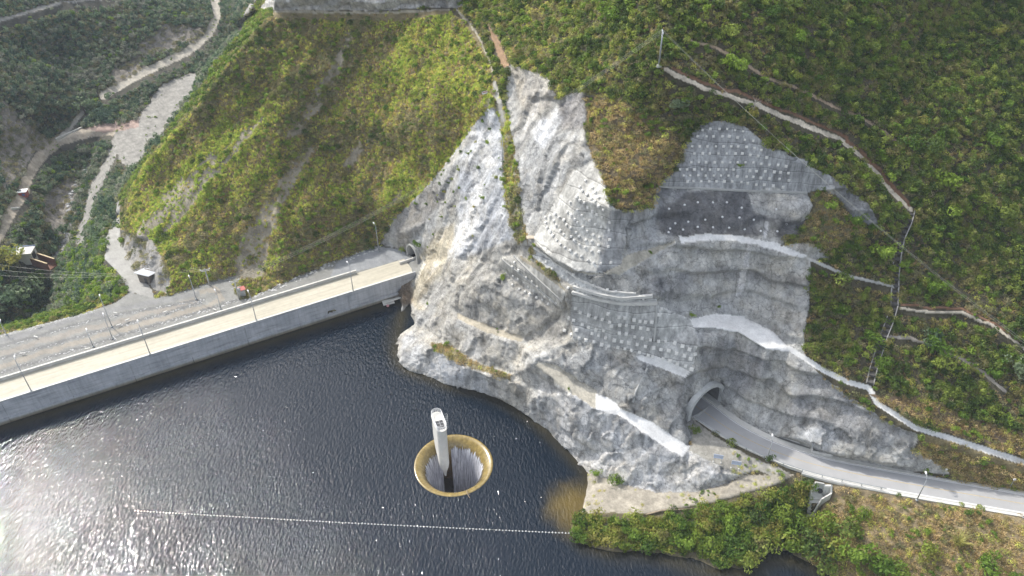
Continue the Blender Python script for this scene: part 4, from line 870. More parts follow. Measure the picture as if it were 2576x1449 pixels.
for k, q in enumerate(stadium(0, s1, pr, PT + 0.25, 8)):
    b.tube([q, (q[0], q[1], q[2] + 1.3)], 0.04, 5)
for s_ in (1.2, 2.4, 3.6):
    for y_ in (-pr, pr): b.tube([(s_, y_, PT + .25), (s_, y_, PT + 1.55)], 0.04, 5)
b.build('railing', M['white'], tw)
b = MB(); b.box((s1 - .9, 0, PT + 0.3), (2.7, 1.75, 0.1)); hh = b.build('hatch_grating', M['dark'], tw)
b = MB()
b.box((s1 - .9, 0, PT + 0.37), (2.7, 0.07, 0.05))
for s_ in (-0.45, 0.45): b.box((s1 - .9 + s_, 0, PT + 0.38), (0.07, 1.75, 0.05))
for y_ in (-.88, .88): b.box((s1 - .9, y_, PT + 0.36), (2.8, 0.1, 0.08))
b.build('grating_bars', M['galv'], hh)
b = MB(); cx, cy = 2.0, pr + 0.55
for hz in np.arange(PT - 2.4, PT + 1.9, 0.7): b.tube([(cx + 0.42 * math.cos(a), cy + 0.42 * math.sin(a), hz) for a in np.linspace(-0.6, math.pi + .6, 9)], 0.03, 5)
for a in (0, math.pi / 2, math.pi): b.tube([(cx + 0.42 * math.cos(a), cy + 0.42 * math.sin(a), PT - 2.4), (cx + 0.42 * math.cos(a), cy + 0.42 * math.sin(a), PT + 1.8)], 0.03, 5)
b.build('ladder_cage', M['galv'], tw)
b = MB(); p0 = at(1174, 1234, 0.25); p1 = at(1182, 1253, 0.15); b.tube([p0, (p0 + p1) / 2 + Vector((-0.2, 0, .1)), p1], [0.12, 0.1, 0.05], 6); b.tube([(p0 + p1) / 2, (p0 + p1) / 2 + Vector((.5, -.2, .3))], [0.05, 0.02], 5)
tag(b.build('driftwood', M['wood'], origin=tuple(p0)), 'bare branch caught on the near rim of the round spillway', 'branch')

# ------------------------------------------------------------ dam
def m_damwall():
    m, t, p = mat('dam_wall_concrete'); v = mapping(t); vs_ = mapping(t, (1, 1, 0.1)); vl = mapping(t, (0.12, 0.12, 1.6))
    c = ramp(t, noise(t, v, 0.3, 5, 0.6), [(0.3, (0.36, 0.375, 0.40)), (0.7, (0.50, 0.51, 0.53))])
    c = mix(t, 0.6, c, ramp(t, noise(t, vs_, 1.5, 4, 0.7), [(0.3, 0.7), (0.6, 1.1)]), 'MULTIPLY')
    c = mix(t, 0.8, c, ramp(t, noise(t, vl, 1.2, 5, 0.7), [(0.3, 0.55), (0.5, 1.0), (0.7, 1.1)]), 'MULTIPLY')
    sp = nd(t, 'ShaderNodeSeparateXYZ'); t.links.new(v, sp.inputs[0])
    c = mix(t, 1.0, c, ramp(t, nd_range(t, sp.outputs[2], 0.0, 2.0), [(0.0, (0.35, 0.28, 0.16)), (0.35, (0.6, 0.56, 0.45)), (0.6, (1, 1, 1))]), 'MULTIPLY')
    t.links.new(c, p.inputs['Base Color']); p.inputs['Roughness'].default_value = 0.8; bump(t, p, noise(t, v, 2, 4), 0.2, 0.1); return m
M['damwall'] = m_damwall()
def m_deck():
    m, t, p = mat('sandy_crest_road'); v = mapping(t, (1, 1, 1), (0, 0, -math.atan2(DD.y, DD.x))); 
    mp = nd(t, 'ShaderNodeMapping'); mp.inputs['Scale'].default_value = (0.06, 1, 1); t.links.new(v, mp.inputs['Vector'])
    c = ramp(t, noise(t, mp.outputs[0], 1.4, 5, 0.65), [(0.25, (0.40, 0.37, 0.29)), (0.5, (0.50, 0.465, 0.375)), (0.75, (0.57, 0.54, 0.45))])
    c = mix(t, 0.7, c, ramp(t, noise(t, v, 0.8, 5, 0.7), [(0.3, 0.85), (0.7, 1.1)]), 'MULTIPLY')
    t.links.new(c, p.inputs['Base Color']); p.inputs['Roughness'].default_value = 0.95; bump(t, p, noise(t, v, 4, 4), 0.2, 0.05); return m
M['deck'] = m_deck()
TR_ = (at(0, 960, 6) - A0).dot(DN); TR2 = (at(644, 762, 6) - A0).dot(DN); print('deck rear t', TR_, TR2, 'len', DL)
TB = TR_
damo = empty('dam', dam(0, 0, 0), math.atan2(DD.y, DD.x), 'long straight concrete dam crest wall with sandy road on top holding the reservoir', 'dam')
# local frame: x along DD, y = -t
def lb(b, s0, s1_, t0, t1, z0, z1, taper=1): b.box(((s0 + s1_) / 2, -(t0 + t1) / 2, (z0 + z1) / 2), (s1_ - s0, abs(t1 - t0), z1 - z0), taper=taper)
SEND = DL + 1.5
b = MB(); lb(b, -60, SEND, TB, -0.3, 3.0, 6.0); b.build('road_deck', M['deck'], damo)
k = 0; s0 = -60.0
while s0 < SEND:
    e = min(s0 + 15.0, SEND); off = 0.05 * (k % 2)
    b = MB(); lb(b, s0 + 0.03, e - 0.03, -0.35, off, 1.6, 7.0); lb(b, s0 + 0.06, e - 0.06, -0.34, 0.45 + off, -8, 1.55)
    for q in np.arange(s0 + 0.8, e - 0.4, 1.5): lb(b, q, q + 0.12, off, off + 0.06, 6.3, 6.98)
    b.build('wall_panel', M['damwall'], damo); s0 = e; k += 1
b = MB(); lb(b, -60, SEND - 1, -0.45, 0.12, 7.004, 7.12); b.build('coping', M['concrete_light'], damo)
b = MB()
for q in np.arange(-60, DL - 25, 12): lb(b, q + 0.04, q + 12 - 0.04, TB - 0.35, TB, 4.5, 7.0)
b.build('rear_parapet', M['concrete'], damo)
b = MB()
for q in np.arange(-60, DL - 25, 12): lb(b, q + 0.04, q + 12 - 0.04, TB - 0.42, TB + 0.07, 7.004, 7.1)
b.build('coping', M['concrete_light'], damo)
# broken slab under the wall by the rock
b = MB(); q1 = dam(DL - 7, 1.4, 0.5); b.box(q1, (5.5, 2.2, 0.3), M=Matrix.Rotation(math.atan2(DD.y, DD.x), 3, 'Z') @ Matrix.Rotation(R(-28), 3, 'X')); b.build('tilted_slab', M['concrete_light'], origin=tuple(q1))
tag(bpy.data.objects['tilted_slab'], 'tilted concrete slab leaning at the foot of the dam wall beside the rock', 'slab')

# ------------------------------------------------------------ road on the right
def resample(pts, step):
    out = [pts[0]]
    for a, b_ in zip(pts, pts[1:]):
        n = max(1, int((b_ - a).length / step)); out += [a.lerp(b_, k / n) for k in range(1, n + 1)]
    return out
def smoothline(pts, it=2):
    for _ in range(it):
        q = [pts[0]]
        for a, b_ in zip(pts, pts[1:]): q += [a.lerp(b_, .25), a.lerp(b_, .75)]
        q.append(pts[-1]); pts = q
    return pts
def uni(pts, n):
    d = [0]
    for a, b_ in zip(pts, pts[1:]): d.append(d[-1] + (b_ - a).length)
    out = []
    for k in range(n):
        s = d[-1] * k / (n - 1); i = max(0, min(len(pts) - 2, int(np.searchsorted(d, s)) - 1)); out.append(pts[i].lerp(pts[i + 1], (s - d[i]) / max(1e-6, d[i + 1] - d[i])))
    return out
def match(line, other):                         # point of other nearest to each point of line
    out = []
    for p in line:
        best = None
        for a, b_ in zip(other, other[1:]):
            v = b_ - a; t = max(0, min(1, (p - a).dot(v) / v.dot(v))); q = a + v * t
            if best is None or (q - p).length < best[0]: best = ((q - p).length, q)
        out.append(best[1])
    return out
rf = smoothline([at(a, b_, RZ) for a, b_ in ROAD_F[1:]]); rr = smoothline([at(a, b_, RZ) for a, b_ in ROAD_R[1:]])
t0f = at(*ROAD_F[1], RZ); t0r = at(*ROAD_R[1], RZ)
rf = [PC - PSIDE * 4.4 + PDIR * 30, PC - PSIDE * 4.4 + PDIR * 1] + rf; rr = [PC + PSIDE * 3.6 + PDIR * 30, PC + PSIDE * 3.6 + PDIR * 1] + rr
cen = uni(smoothline([a.lerp(b_, .5) for a, b_ in zip(uni(rf, 40), uni(rr, 40))], 1), 140)
wid = [((match([c], rf)[0] - match([c], rr)[0]).length) for c in cen]
wid = list(np.convolve(np.pad(wid, 12, mode='edge'), np.ones(25) / 25, 'valid'))
dirs = [(cen[min(i + 1, 139)] - cen[max(i - 1, 0)]).normalized() for i in range(140)]
sidev = [Vector((d.y, -d.x, 0)) for d in dirs]; print('road width', wid[30], wid[90])
def ribbon(o0, o1, z0, z1=None, i0=0, i1=140, b=None, closed=True):
    # strip between offsets (fractions of half width + metres) from the centre line; offsets positive = reservoir side
    b = b or MB(); vs = []
    for i in range(i0, i1):
        h = wid[i] / 2
        for (f, m_) in (o0, o1):
            q = cen[i] + sidev[i] * (f * h + m_)
            vs.append((q.x, q.y, z1 if z1 is not None else z0))
        if z1 is not None:
            for (f, m_) in (o1, o0):
                q = cen[i] + sidev[i] * (f * h + m_); vs.append((q.x, q.y, z0))
    k = 4 if z1 is not None else 2; fs = []
    for j in range(i1 - i0 - 1):
        if k == 2: fs.append((j * 2, j * 2 + 1, j * 2 + 3, j * 2 + 2))
        else:
            for e in range(4): fs.append((j * 4 + e, j * 4 + (e + 1) % 4, j * 4 + 4 + (e + 1) % 4, j * 4 + 4 + e))
    if k == 4: fs += [(0, 1, 2, 3), tuple((i1 - i0 - 1) * 4 + e for e in (3, 2, 1, 0))]
    b.add(vs, fs); return b
ras = plain('asphalt', (0.37, 0.37, 0.37), 0.85, var=0.1, scale=0.25, bstr=0.2)
# the side of the road that faces the reservoir
sgn = 1 if (match([cen[60]], rf)[0] - cen[60]).dot(sidev[60]) > 0 else -1
def off(f, m_): return (f * sgn, m_ * sgn)
tag(ribbon(off(-1, 0), off(1, 0), RZ + 0.05).build('road', ras), kind='structure')
tag(ribbon(off(-.0, -0.08), off(.0, 0.08), RZ + 0.055).build('road_centre_line', plain('worn_yellow_paint', (0.45, 0.36, 0.2), 0.8)), kind='structure')
tag(ribbon(off(1, -0.35), off(1, -0.2), RZ + 0.055).build('road_edge_line', M['white']), kind='structure')
tag(ribbon(off(-1, 0.3), off(-1, 0.15), RZ + 0.055).build('road_edge_line', M['white']), kind='structure')
tag(ribbon(off(1, 0.0), off(1, 0.25), RZ - 0.6, RZ + 0.2).build('kerb', M['concrete_light'], smooth=False), kind='structure')
tag(ribbon(off(1, 0.25), off(1, 1.0), RZ - 0.6, RZ + 0.1, i0=56).build('pavement', M['concrete_light']), kind='structure')
tag(ribbon(off(-1, -0.25), off(-1, 0.0), RZ - 0.6, RZ + 0.2).build('kerb', M['concrete_light']), kind='structure')
tag(ribbon(off(-1, -1.6), off(-1, -0.25), RZ - 0.6, RZ + 0.08, i0=14).build('pavement', M['concrete_light']), kind='structure')
tag(ribbon(off(-1, -2.3), off(-1, -1.6), RZ - 0.6, RZ + 0.02, i0=14).build('drainage_gutter', plain('gutter_concrete', (0.2, 0.2, 0.19), 0.9)), kind='structure')
tag(ribbon(off(-1, -2.55), off(-1, -2.3), RZ - 0.6, RZ + 0.35, i0=14).build('kerb', M['concrete_light']), kind='structure')
# guard rail, reservoir side
gr = empty('guard_rail', tuple(cen[24] + Vector((0, 0, 0))), 0, 'low steel guard rail along the reservoir side of the asphalt road', 'guard rail')
go = cen[24]
b = MB(); loc = []
for i in range(24, 74):
    q = cen[i] + sidev[i] * sgn * (wid[i] / 2 + 0.5) - go; loc.append(Vector((q.x, q.y, 0.85)))
b.tube(loc, 0.1, 6); b.build('rail', M['galv'], gr)
for i in range(0, 50, 4):
    b = MB(); b.box((loc[i].x, loc[i].y, 0.4), (0.14, 0.14, 0.9)); b.build('post', M['galv'], gr)

# ------------------------------------------------------------ tunnel portals
def tube_arch(b, c, d, side, w, hs, length, thick, n=14):
    for w0 in (w, w + thick):
        pass
    i0 = arch(c, side, w, hs, n); o0 = arch(c, side, w + thick, hs, n); i1 = [p + d * length for p in i0]; o1 = [p + d * length for p in o0]
    m = len(i0); vs = i0 + o0 + i1 + o1; fs = []
    for k in range(m - 1):
        fs += [(k, k + 1, m + k + 1, m + k), (k, 2 * m + k, 2 * m + k + 1, k + 1), (m + k, m + k + 1, 3 * m + k + 1, 3 * m + k), (2 * m + k, 3 * m + k, 3 * m + k + 1, 2 * m + k + 1)]
    fs += [(0, m, 3 * m, 2 * m), (m - 1, 2 * m + m - 1, 3 * m + m - 1, 2 * m - 1)]
    b.add(vs, fs)
pt = empty('tunnel_portal', PC, 0, 'large arched road tunnel mouth cut in grey sprayed concrete cliff', 'tunnel')
O = Vector(PC)
b = MB(); tube_arch(b, Vector((0, 0, -0.1)) - PDIR * 0.2, PDIR, PSIDE, PW, PHS, 28, 0.5); b.build('lining', plain('tunnel_concrete', (0.13, 0.13, 0.13), 0.9), pt)  # lining colour darkened to paint the shade inside the tunnel
b = MB(); tube_arch(b, Vector((0, 0, -0.1)) - PDIR * 1.0, PDIR, PSIDE, PW + 0.03, PHS, 1.4, 1.0)
ho = b.build('hood', plain('hood_concrete', (0.46, 0.47, 0.46), 0.9, var=0.2, scale=0.5), pt)
b = MB(); b.box(PDIR * 28.2 + Vector((0, 0, 4)), (14, 0.3, 12), M=Matrix((PSIDE, PDIR, Vector((0, 0, 1)))).transposed()); b.build('end_shade', M['dark'], pt)  # added dark sheet, stands in for the shade deeper in the tunnel
b = MB(); b.box(PDIR * 13 + PSIDE * (PW - 0.7) + Vector((0, 0, 0.12)), (1.2, 29, 0.4), M=Matrix((PSIDE, PDIR, Vector((0, 0, 1)))).transposed()); b.build('walkway', M['concrete'], pt)
qt = empty('tunnel_portal', QC, 0, 'small arched stone tunnel mouth with shut gate at the end of the dam road', 'tunnel')
b = MB(); tube_arch(b, Vector((0, 0, -0.3)) - QDIR * 0.8, QDIR, QSIDE, QW, QHS, 7, 0.45, 10); b.build('lining', M['concrete'], qt)
b = MB(); b.box(QDIR * 3.2 + Vector((0, 0, 2)), (5.6, 0.15, 4.2), M=Matrix((QSIDE, QDIR, Vector((0, 0, 1)))).transposed()); b.build('gate', plain('gate_wood', (0.16, 0.13, 0.11), 0.8), qt)
b = MB(); b.box(QDIR * 3.0 + Vector((0, 0, 4.4)), (5.0, 0.15, 1.6), M=Matrix((QSIDE, QDIR, Vector((0, 0, 1)))).transposed()); b.build('gate_panel', plain('dark_blue_panel', (0.03, 0.04, 0.07), 0.6), qt)
b = MB(); qa = at(1005, 662, 6.4); qb = at(1048, 648, 6.4); b.box((qa + qb) / 2, ((qb - qa).length, 0.4, 0.8), rz=math.atan2((qb - qa).y, (qb - qa).x)); 
tag(b.build('low_wall', M['concrete_light'], origin=tuple((qa + qb) / 2)), 'short pale broken wall in front of the small tunnel mouth', 'wall')

# ------------------------------------------------------------ lamp posts, poles and cables
def height_for(px, py, z, pytop):
    g = at(px, py, z); lo, hi = 0.0, 40.0
    for _ in range(40):
        mid = (lo + hi) / 2
        if to_px(g + Vector((0, 0, mid)))[1] > pytop: lo = mid
        else: hi = mid
    return lo
def lamp(px, py, z, pytop, lab, arm=(-0.5, 0.86), group='tall steel lamp posts on the dam', r=0.11):
    g = at(px, py, z) if z is not None else ground(px, py)
    h = height_for(px, py, g.z, pytop)
    t = empty('street_lamp', g, 0, lab, 'street lamp', group)
    b = MB(); b.tube([(0, 0, -0.3), (0, 0, h * 0.5), (0, 0, h - 0.6)], [r * 1.3, r, r * 0.7], 8); b.box((0, 0, 0.05), (0.5, 0.5, 0.3)); b.build('pole', M['galv'], t, True)
    ax_, ay_ = arm
    b = MB(); b.tube([(0, 0, h - 0.7), (ax_ * 0.15, ay_ * 0.15, h - 0.2), (ax_ * 0.6, ay_ * 0.6, h), (ax_ * 1.2, ay_ * 1.2, h + 0.05)], r * 0.55, 6); b.build('arm', M['galv'], t, True)
    b = MB(); b.box((ax_ * 1.55, ay_ * 1.55, h + 0.05), (0.85, 0.36, 0.2), rz=math.atan2(ay_, ax_), taper=0.7); b.build('lamp_head', M['white'], t)
    return t
for (px, py, z, tp, lab) in ((79, 984, 7, 906, 'street lamp on the dam parapet nearest the left picture edge'), (378, 892, 7, 815, 'second street lamp from the left on the dam parapet'),
                             (645, 806, 7, 739, 'third street lamp from the left on the dam parapet'), (889, 735, 7, 666, 'street lamp on the dam parapet nearest the rock and the small tunnel'),
                             (953, 632, 5.6, 567, 'street lamp on the gravel platform near the small tunnel'), (494, 752, 5.2, 701, 'street lamp on the tip of the rubble strip between the gravel lanes'),
                             (556, 778, 5.2, 736, 'street lamp behind the dam parapet at the turning loop'), (17, 843, 5, 813, 'short-looking street lamp on the outer rubble edge at the left picture edge'),
                             (282, 822, 5, 750, 'street lamp standing among the gravel lanes below the winding road'), (284, 852, 5, 797, 'lower street lamp on the second rubble strip left of centre'), (235, 872, 5, 836, 'small street lamp low on the rubble strip by the dam parapet')):
    lamp(px, py, z, tp, lab)
lamp(1260, 425, None, 348, 'street lamp standing on the sprayed rock cone beside the grassy gully')
lamp(1929, 1158, RZ, 1108, 'street lamp at the road edge near the two blue signs', (0.2, 1), 'lamps along the asphalt road'); lamp(2306, 1258, RZ, 1204, 'street lamp at the road edge right of the culvert', (0.2, 1), 'lamps along the asphalt road')
lamp(2575, 1302, RZ, 1250, 'street lamp at the road edge at the right picture edge', (0.2, 1), 'lamps along the asphalt road')
for (px, py, tp, lab) in ((2371, 1192, 1176, 'short white marker post on the uphill road edge left of the other'), (2539, 1218, 1200, 'short white marker post on the uphill road edge nearer the right picture edge'), (2213, 1175, 1156, 'thin grey marker post before the sprayed rock above the road')):
    g = ground(px, py); h = height_for(px, py, g.z, tp); t = empty('marker_post', g, 0, lab, 'post', 'posts on the uphill road edge')
    b = MB(); b.tube([(0, 0, -.3), (0, 0, h - .4)], 0.07, 6); b.build('post', M['galv'], t); b = MB(); b.box((0, 0, h - .2), (.5, .3, .45), taper=.8); b.build('lamp_head', M['white'], t)
# mast
mg = ground(1657, 166); mh = height_for(1657, 166, mg.z, 76)
ms_ = empty('power_pole', mg, 0, 'tall slim pale power pole on the hill ridge holding cables both ways', 'power pole')
b = MB(); b.tube([(0, 0, -.5), (0, 0, mh * .6), (0, 0, mh)], [0.22, 0.17, 0.13], 10); b.build('pole', M['galv'], ms_, True)
b = MB(); b.box((0, 0, 0.1), (1.1, 1.1, 0.5), taper=.8); b.build('footing', M['concrete_light'], ms_)
b = MB(); b.box((0, 0, mh - 0.5), (0.14, 1.9, 0.16)); b.box((0, 0, mh - 1.3), (0.14, 1.5, 0.16)); b.build('crossarm', M['galv'], ms_)
for y_ in (-.85, 0, .85):
    b = MB(); b.lathe([(0.0, 0), (0.1, 0), (0.06, .1), (0.1, .2), (0.05, .35), (0, .36)], 8); io = b.build('insulator', M['white'], ms_); io.location = (0, y_, mh - .4)
def upole(px, py, z, tp, lab, rz, extra=False):
    g = at(px, py, z); h = height_for(px, py, z, tp); t = empty('utility_pole', g, rz, lab, 'utility pole', 'concrete utility poles beside the platform')
    b = MB(); b.tube([(0, 0, -.5), (0, 0, h)], [0.26, 0.15], 8); b.build('pole', M['concrete'], t, True)
    b = MB(); b.box((0, 0, h - .4), (3.0, .18, .18)); b.box((0, 0.2, h - 1.0), (2.4, .14, .14)); b.build('crossarm', M['concrete'], t)
    for x_ in (-1.3, 0, 1.3):
        b = MB(); b.lathe([(0.0, 0), (0.11, 0), (0.07, .12), (0.11, .24), (0.0, .3)], 8); io = b.build('insulator', M['white'], t); io.location = (x_, 0, h - .3)
    if extra:
        b = MB(); b.box((0, -.1, h * .62), (2.6, .16, .16)); b.build('crossarm', M['concrete'], t)
        b = MB(); b.lathe([(0, 0), (.4, 0), (.4, .9), (.15, 1.0), (0, 1.0)], 12); tr = b.build('transformer', M['galv'], t, True); tr.location = (.55, -.2, h * .42)
    return g + Vector((0, 0, h))
p1t = upole(527, 716, 5.2, 676, 'concrete utility pole with crossarm at the foot of the grassy hill', R(20)); p2t = upole(602, 752, 5.2, 704, 'concrete utility pole with transformer beside the red roofed cabinet', R(30), True)
def cable(a, b_, sag, lab, grp, r=0.02):
    n = 24; pts = [a.lerp(b_, k / n) - Vector((0, 0, 4 * sag * (k / n) * (1 - k / n))) for k in range(n + 1)]
    mb = MB(); mb.tube([p - a for p in pts], r, 5); o = mb.build('power_cable', M['cable']); o.location = a; tag(o, lab, 'cable', grp)
mt = mg + Vector((0, 0, mh - 0.1))
for k, y_ in enumerate((-.85, 0, .85)):
    cable(mt + Vector((0, y_, 0)), p2t + Vector((0, y_ * 1.3, 0)), 4.5, 'long cable slung from the ridge pole down to the platform', 'cables from the ridge pole to the platform')
    if k != 1: cable(mt + Vector((0, y_, 0)), at(2760 - 10 * k, 985, 36) + Vector((0, y_, 0)), 3.0, 'long cable slung from the ridge pole over the right hillside', 'cables from the ridge pole over the right hillside')
    cable(p1t + Vector((0, y_ * 1.3, 0)), at(-250, 618 + 22 * k, -2), 5, 'thin cable crossing the valley from the utility pole', 'cables crossing the valley')

# ------------------------------------------------------------ small built things
nme = None
for a, c in Z3(2500, 400, .4141, [(272, 1005), (415, 975), (538, 952), (684, 947), (818, 944), (955, 995), (615, 1108), (458, 1125), (335, 1140), (768, 1090), (930, 1095), (1070, 1110), (545, 1175), (690, 1177), (405, 1200), (840, 1182), (990, 1193), (285, 1190), (1285, 1008), (1140, 1212), (1300, 1212), (1383, 1147), (268, 1225)]):
    if nme is None:
        mb = MB(); mb.lathe([(0, .16), (.1, .16), (.12, .06), (.26, .05), (.26, -.1)], 10); o = mb.build('nail_head', M['white'], None, True); nme = o.data
    else: o = link('nail_head', nme)
    o.location = ground(a, c); o.rotation_euler = gnormal(a, c).to_track_quat('Z', 'Y').to_euler(); tag(o, 'small white nail head set in the dark stained rock wall', 'nail head', 'nail heads in the dark rock wall')
# float line
bme = None; NB = 0
pA = at(340, 1285, 0); pB = at(1440, 1342, 0); N = 136
b = MB(); b.tube([pA + Vector((0, 0, .02)), pA.lerp(pB, .5) + Vector((0, -.3, .02)), pB + Vector((0, 0, .02))], 0.03, 4); tag(b.build('float_rope', M['cable'], origin=tuple(pA)), 'thin rope stringing the white floats across the water', 'rope')
for k in range(N):
    if k == 111: continue
    t_ = k / (N - 1); q = pA.lerp(pB, t_) + Vector((0, -1.2 * t_ * (1 - t_) + .04 * math.sin(k * 2.3), .0))
    if bme is None:
        mb = MB(); mb.lathe([(0, -.12), (.1, -.12), (.15, -.02), (.16, .06), (.13, .14), (.06, .18), (.04, .25), (0, .25)], 12); o = mb.build('float', M['white'], None, True); bme = o.data
    else: o = link('float', bme)
    o.location = q; tag(o, 'small white float in the line across the dark water', 'float', 'line of floats across the reservoir')
# raft
rp = at(977, 762, 0.1); t = empty('raft', rp, R(20), 'small worn grey raft moored at the foot of the dam wall', 'raft')
b = MB()
for k in range(6): b.box((0, -1 + .4 * k, .35), (3.4, .34, .1))
b.build('deck', M['concrete_light'], t)
for y_ in (-.8, .8): b = MB(); b.tube([(-1.6, y_, .1), (1.6, y_, .1)], .28, 8); b.build('pontoon', M['dark'], t)
b = MB(); b.lathe([(0, -.3), (.35, -.2), (.45, .1), (.3, .4), (0, .5)], 10); bo = b.build('buoy', plain('faded_pink', (.5, .25, .27)), t, True); bo.location = (-.5, -1.5, .1)
# signs
for (px, py, lab) in ((1804, 1163, 'pale blue sign board on legs, the one nearer the tunnel'), (1849, 1179, 'pale blue sign board on legs, the one nearer the cliff end')):
    g = ground(px, py); t = empty('sign_board', g, R(-12), lab, 'sign', 'pale sign boards by the platform edge')
    b = MB(); b.box((0, 0, 2.0), (2.1, .08, 1.0), M=Matrix.Rotation(R(-14), 3, 'X')); b.build('board', plain('pale_blue_board', (.52, .58, .72), .5, var=.05), t)
    b = MB(); b.box((0, -.06, 2.0), (2.2, .06, .08)); b.box((0, -.06, 2.42), (2.2, .06, .08)); b.build('frame', M['galv'], t)
    for x_ in (-.85, .85):
        b = MB(); b.tube([(x_, 0.05, -.4), (x_, 0.05, 2.3)], .06, 6); b.build('leg', M['galv'], t)
        b = MB(); b.box((x_, .05, .02), (.4, .4, .3), taper=.8); b.build('footing', M['concrete_light'], t)
# drain inlet box on the uphill side
g = at(2066, 1135, RZ); t = empty('drain_inlet', g, R(-13), 'open concrete drain box on the uphill side of the road', 'drain')
b = MB(); b.box((0, 1.3, .3), (4.6, .3, 1.5)); b.box((0, -.9, .1), (4.6, .3, .9)); b.box((-2.2, .2, .3), (.3, 1.95, 1.4)); b.box((2.2, .2, .2), (.3, 1.95, 1.0)); b.build('box_walls', M['concrete_light'], t)
b = MB(); b.box((0, .2, -.1), (4.1, 1.9, .3)); b.build('floor', M['dark'], t)
# culvert outlet with steps
def quadwall(b, p, q, z0, z1, th=.35, z1b=None):
    d = (q - p); d.z = 0; L_ = d.length; n_ = Vector((-d.y, d.x, 0)).normalized() * th / 2; zb = z1 if z1b is None else z1b
    vs = [(p - n_), (p + n_), (q + n_), (q - n_)]; base = [(v.x, v.y, z0) for v in vs]; top = [(vs[0].x, vs[0].y, z1), (vs[1].x, vs[1].y, z1), (vs[2].x, vs[2].y, zb), (vs[3].x, vs[3].y, zb)]
    b.add(base + top, [(0, 1, 2, 3), (4, 5, 6, 7), (0, 1, 5, 4), (1, 2, 6, 5), (2, 3, 7, 6), (3, 0, 4, 7)])
CU = at(2062, 1236, 6); t = empty('culvert_outlet', CU, 0, 'concrete culvert outlet with wing walls and stepped chute below the road', 'culvert')
def cu(px, py, z): q = at(px, py, z); return q - CU
b = MB(); quadwall(b, cu(2052, 1213, RZ), cu(2073, 1217, RZ), -1.5, 3.1); b.build('headwall', M['concrete'], t)
b = MB(); b.tube([cu(2062, 1232, 7.0) + Vector((0, -.6, 0)), cu(2062, 1232, 7.0) + Vector((0, 1.2, 0))], .5, 14); b.build('pipe', M['dark'], t)
b = MB(); quadwall(b, cu(2052, 1213, RZ), cu(2040, 1230, 7), -3, 3.1, .3, 1.6); quadwall(b, cu(2040, 1231, 7), cu(2038, 1252, 5), -4, 1.6, .3, 0.2); b.build('wing_wall', M['concrete_light'], t)
b = MB(); quadwall(b, cu(2092, 1220, RZ), cu(2092, 1240, 7.5), -3, 3.1, .3, 1.6); quadwall(b, cu(2092, 1241, 7.5), cu(2064, 1262, 5), -4, 1.6, .3, 0.0); quadwall(b, cu(2063, 1263, 5), cu(2042, 1298, 2), -6, 0.0, .3, -3.4); b.build('wing_wall', M['concrete_light'], t)
b = MB(); quadwall(b, cu(2073, 1217, RZ), cu(2076, 1240, 6.5), -3, 3.1, .25, 1.0); b.build('wing_wall', M['concrete'], t)
for k in range(6):
    a = cu(2073 + .5 * k, 1221 + 4 * k, RZ - .5 * k - .3); c_ = cu(2091, 1221 + 4 * k, RZ - .5 * k - .3); b = MB(); quadwall(b, a, c_, a.z - 1.5, a.z, .45); b.build('step', M['concrete_light'], t)
b = MB(); fl = [cu(2041, 1234, 6.0), cu(2075, 1238, 6.0), cu(2068, 1257, 4.9), cu(2037, 1254, 4.9)]; b.add(fl + [v + Vector((0, 0, -.4)) for v in fl], [(0, 1, 2, 3), (4, 5, 6, 7), (0, 1, 5, 4), (1, 2, 6, 5), (2, 3, 7, 6), (3, 0, 4, 7)]); b.build('apron', M['concrete_light'], t)
for k in range(5):
    z = 4.6 - .7 * k; y0 = 1257 + 8.5 * k; dx = -2.6 * k
    fl = [cu(2037 + dx * .6, y0, z), cu(2064 + dx * 1.1, y0 + 2, z), cu(2061 + dx * 1.1, y0 + 9, z), cu(2035 + dx * .6, y0 + 7, z)]; b = MB(); b.add(fl + [v + Vector((0, 0, -.9)) for v in fl], [(0, 1, 2, 3), (4, 5, 6, 7), (0, 1, 5, 4), (1, 2, 6, 5), (2, 3, 7, 6), (3, 0, 4, 7)]); b.build('chute_step', M['concrete'] if k % 2 else M['concrete_light'], t)
# stepped drain down the right hill
sdp = [(2292, 530), (2285, 560), (2270, 600), (2262, 640), (2256, 690), (2253, 724), (2250, 770), (2238, 810), (2222, 850), (2210, 890), (2196, 930), (2187, 968)]
g0 = ground(*sdp[0]); t = empty('stepped_drain', g0, 0, 'long dark stepped concrete drain running straight down the right hillside', 'drain')
pl = resample([ground(*p) for p in sdp], 1.2)
for sg_ in (-1, 1):
    b = MB()
    for a, c_ in zip(pl, pl[1:]):
        d = (c_ - a); sd_ = Vector((d.y, -d.x, 0)).normalized() * .75 * sg_; quadwall(b, a + sd_ - g0, c_ + sd_ - g0, min(a.z, c_.z) - 1.0 - g0.z, a.z - g0.z + .45, .22, c_.z - g0.z + .45)
    b.build('side_wall', plain('weathered_concrete', (.34, .33, .31), .9, var=.4, scale=1.2) if sg_ < 0 else bpy.data.materials['weathered_concrete'], t)
b = MB()
for a, c_ in zip(pl, pl[1:]): m_ = (a + c_) / 2 - g0; d = c_ - a; b.box((m_.x, m_.y, m_.z - .1), (1.3, max(.5, Vector((d.x, d.y)).length * 1.15), .5), rz=math.atan2(d.y, d.x) + math.pi / 2)
b.build('steps', plain('drain_dark', (.09, .085, .08), .9), t)
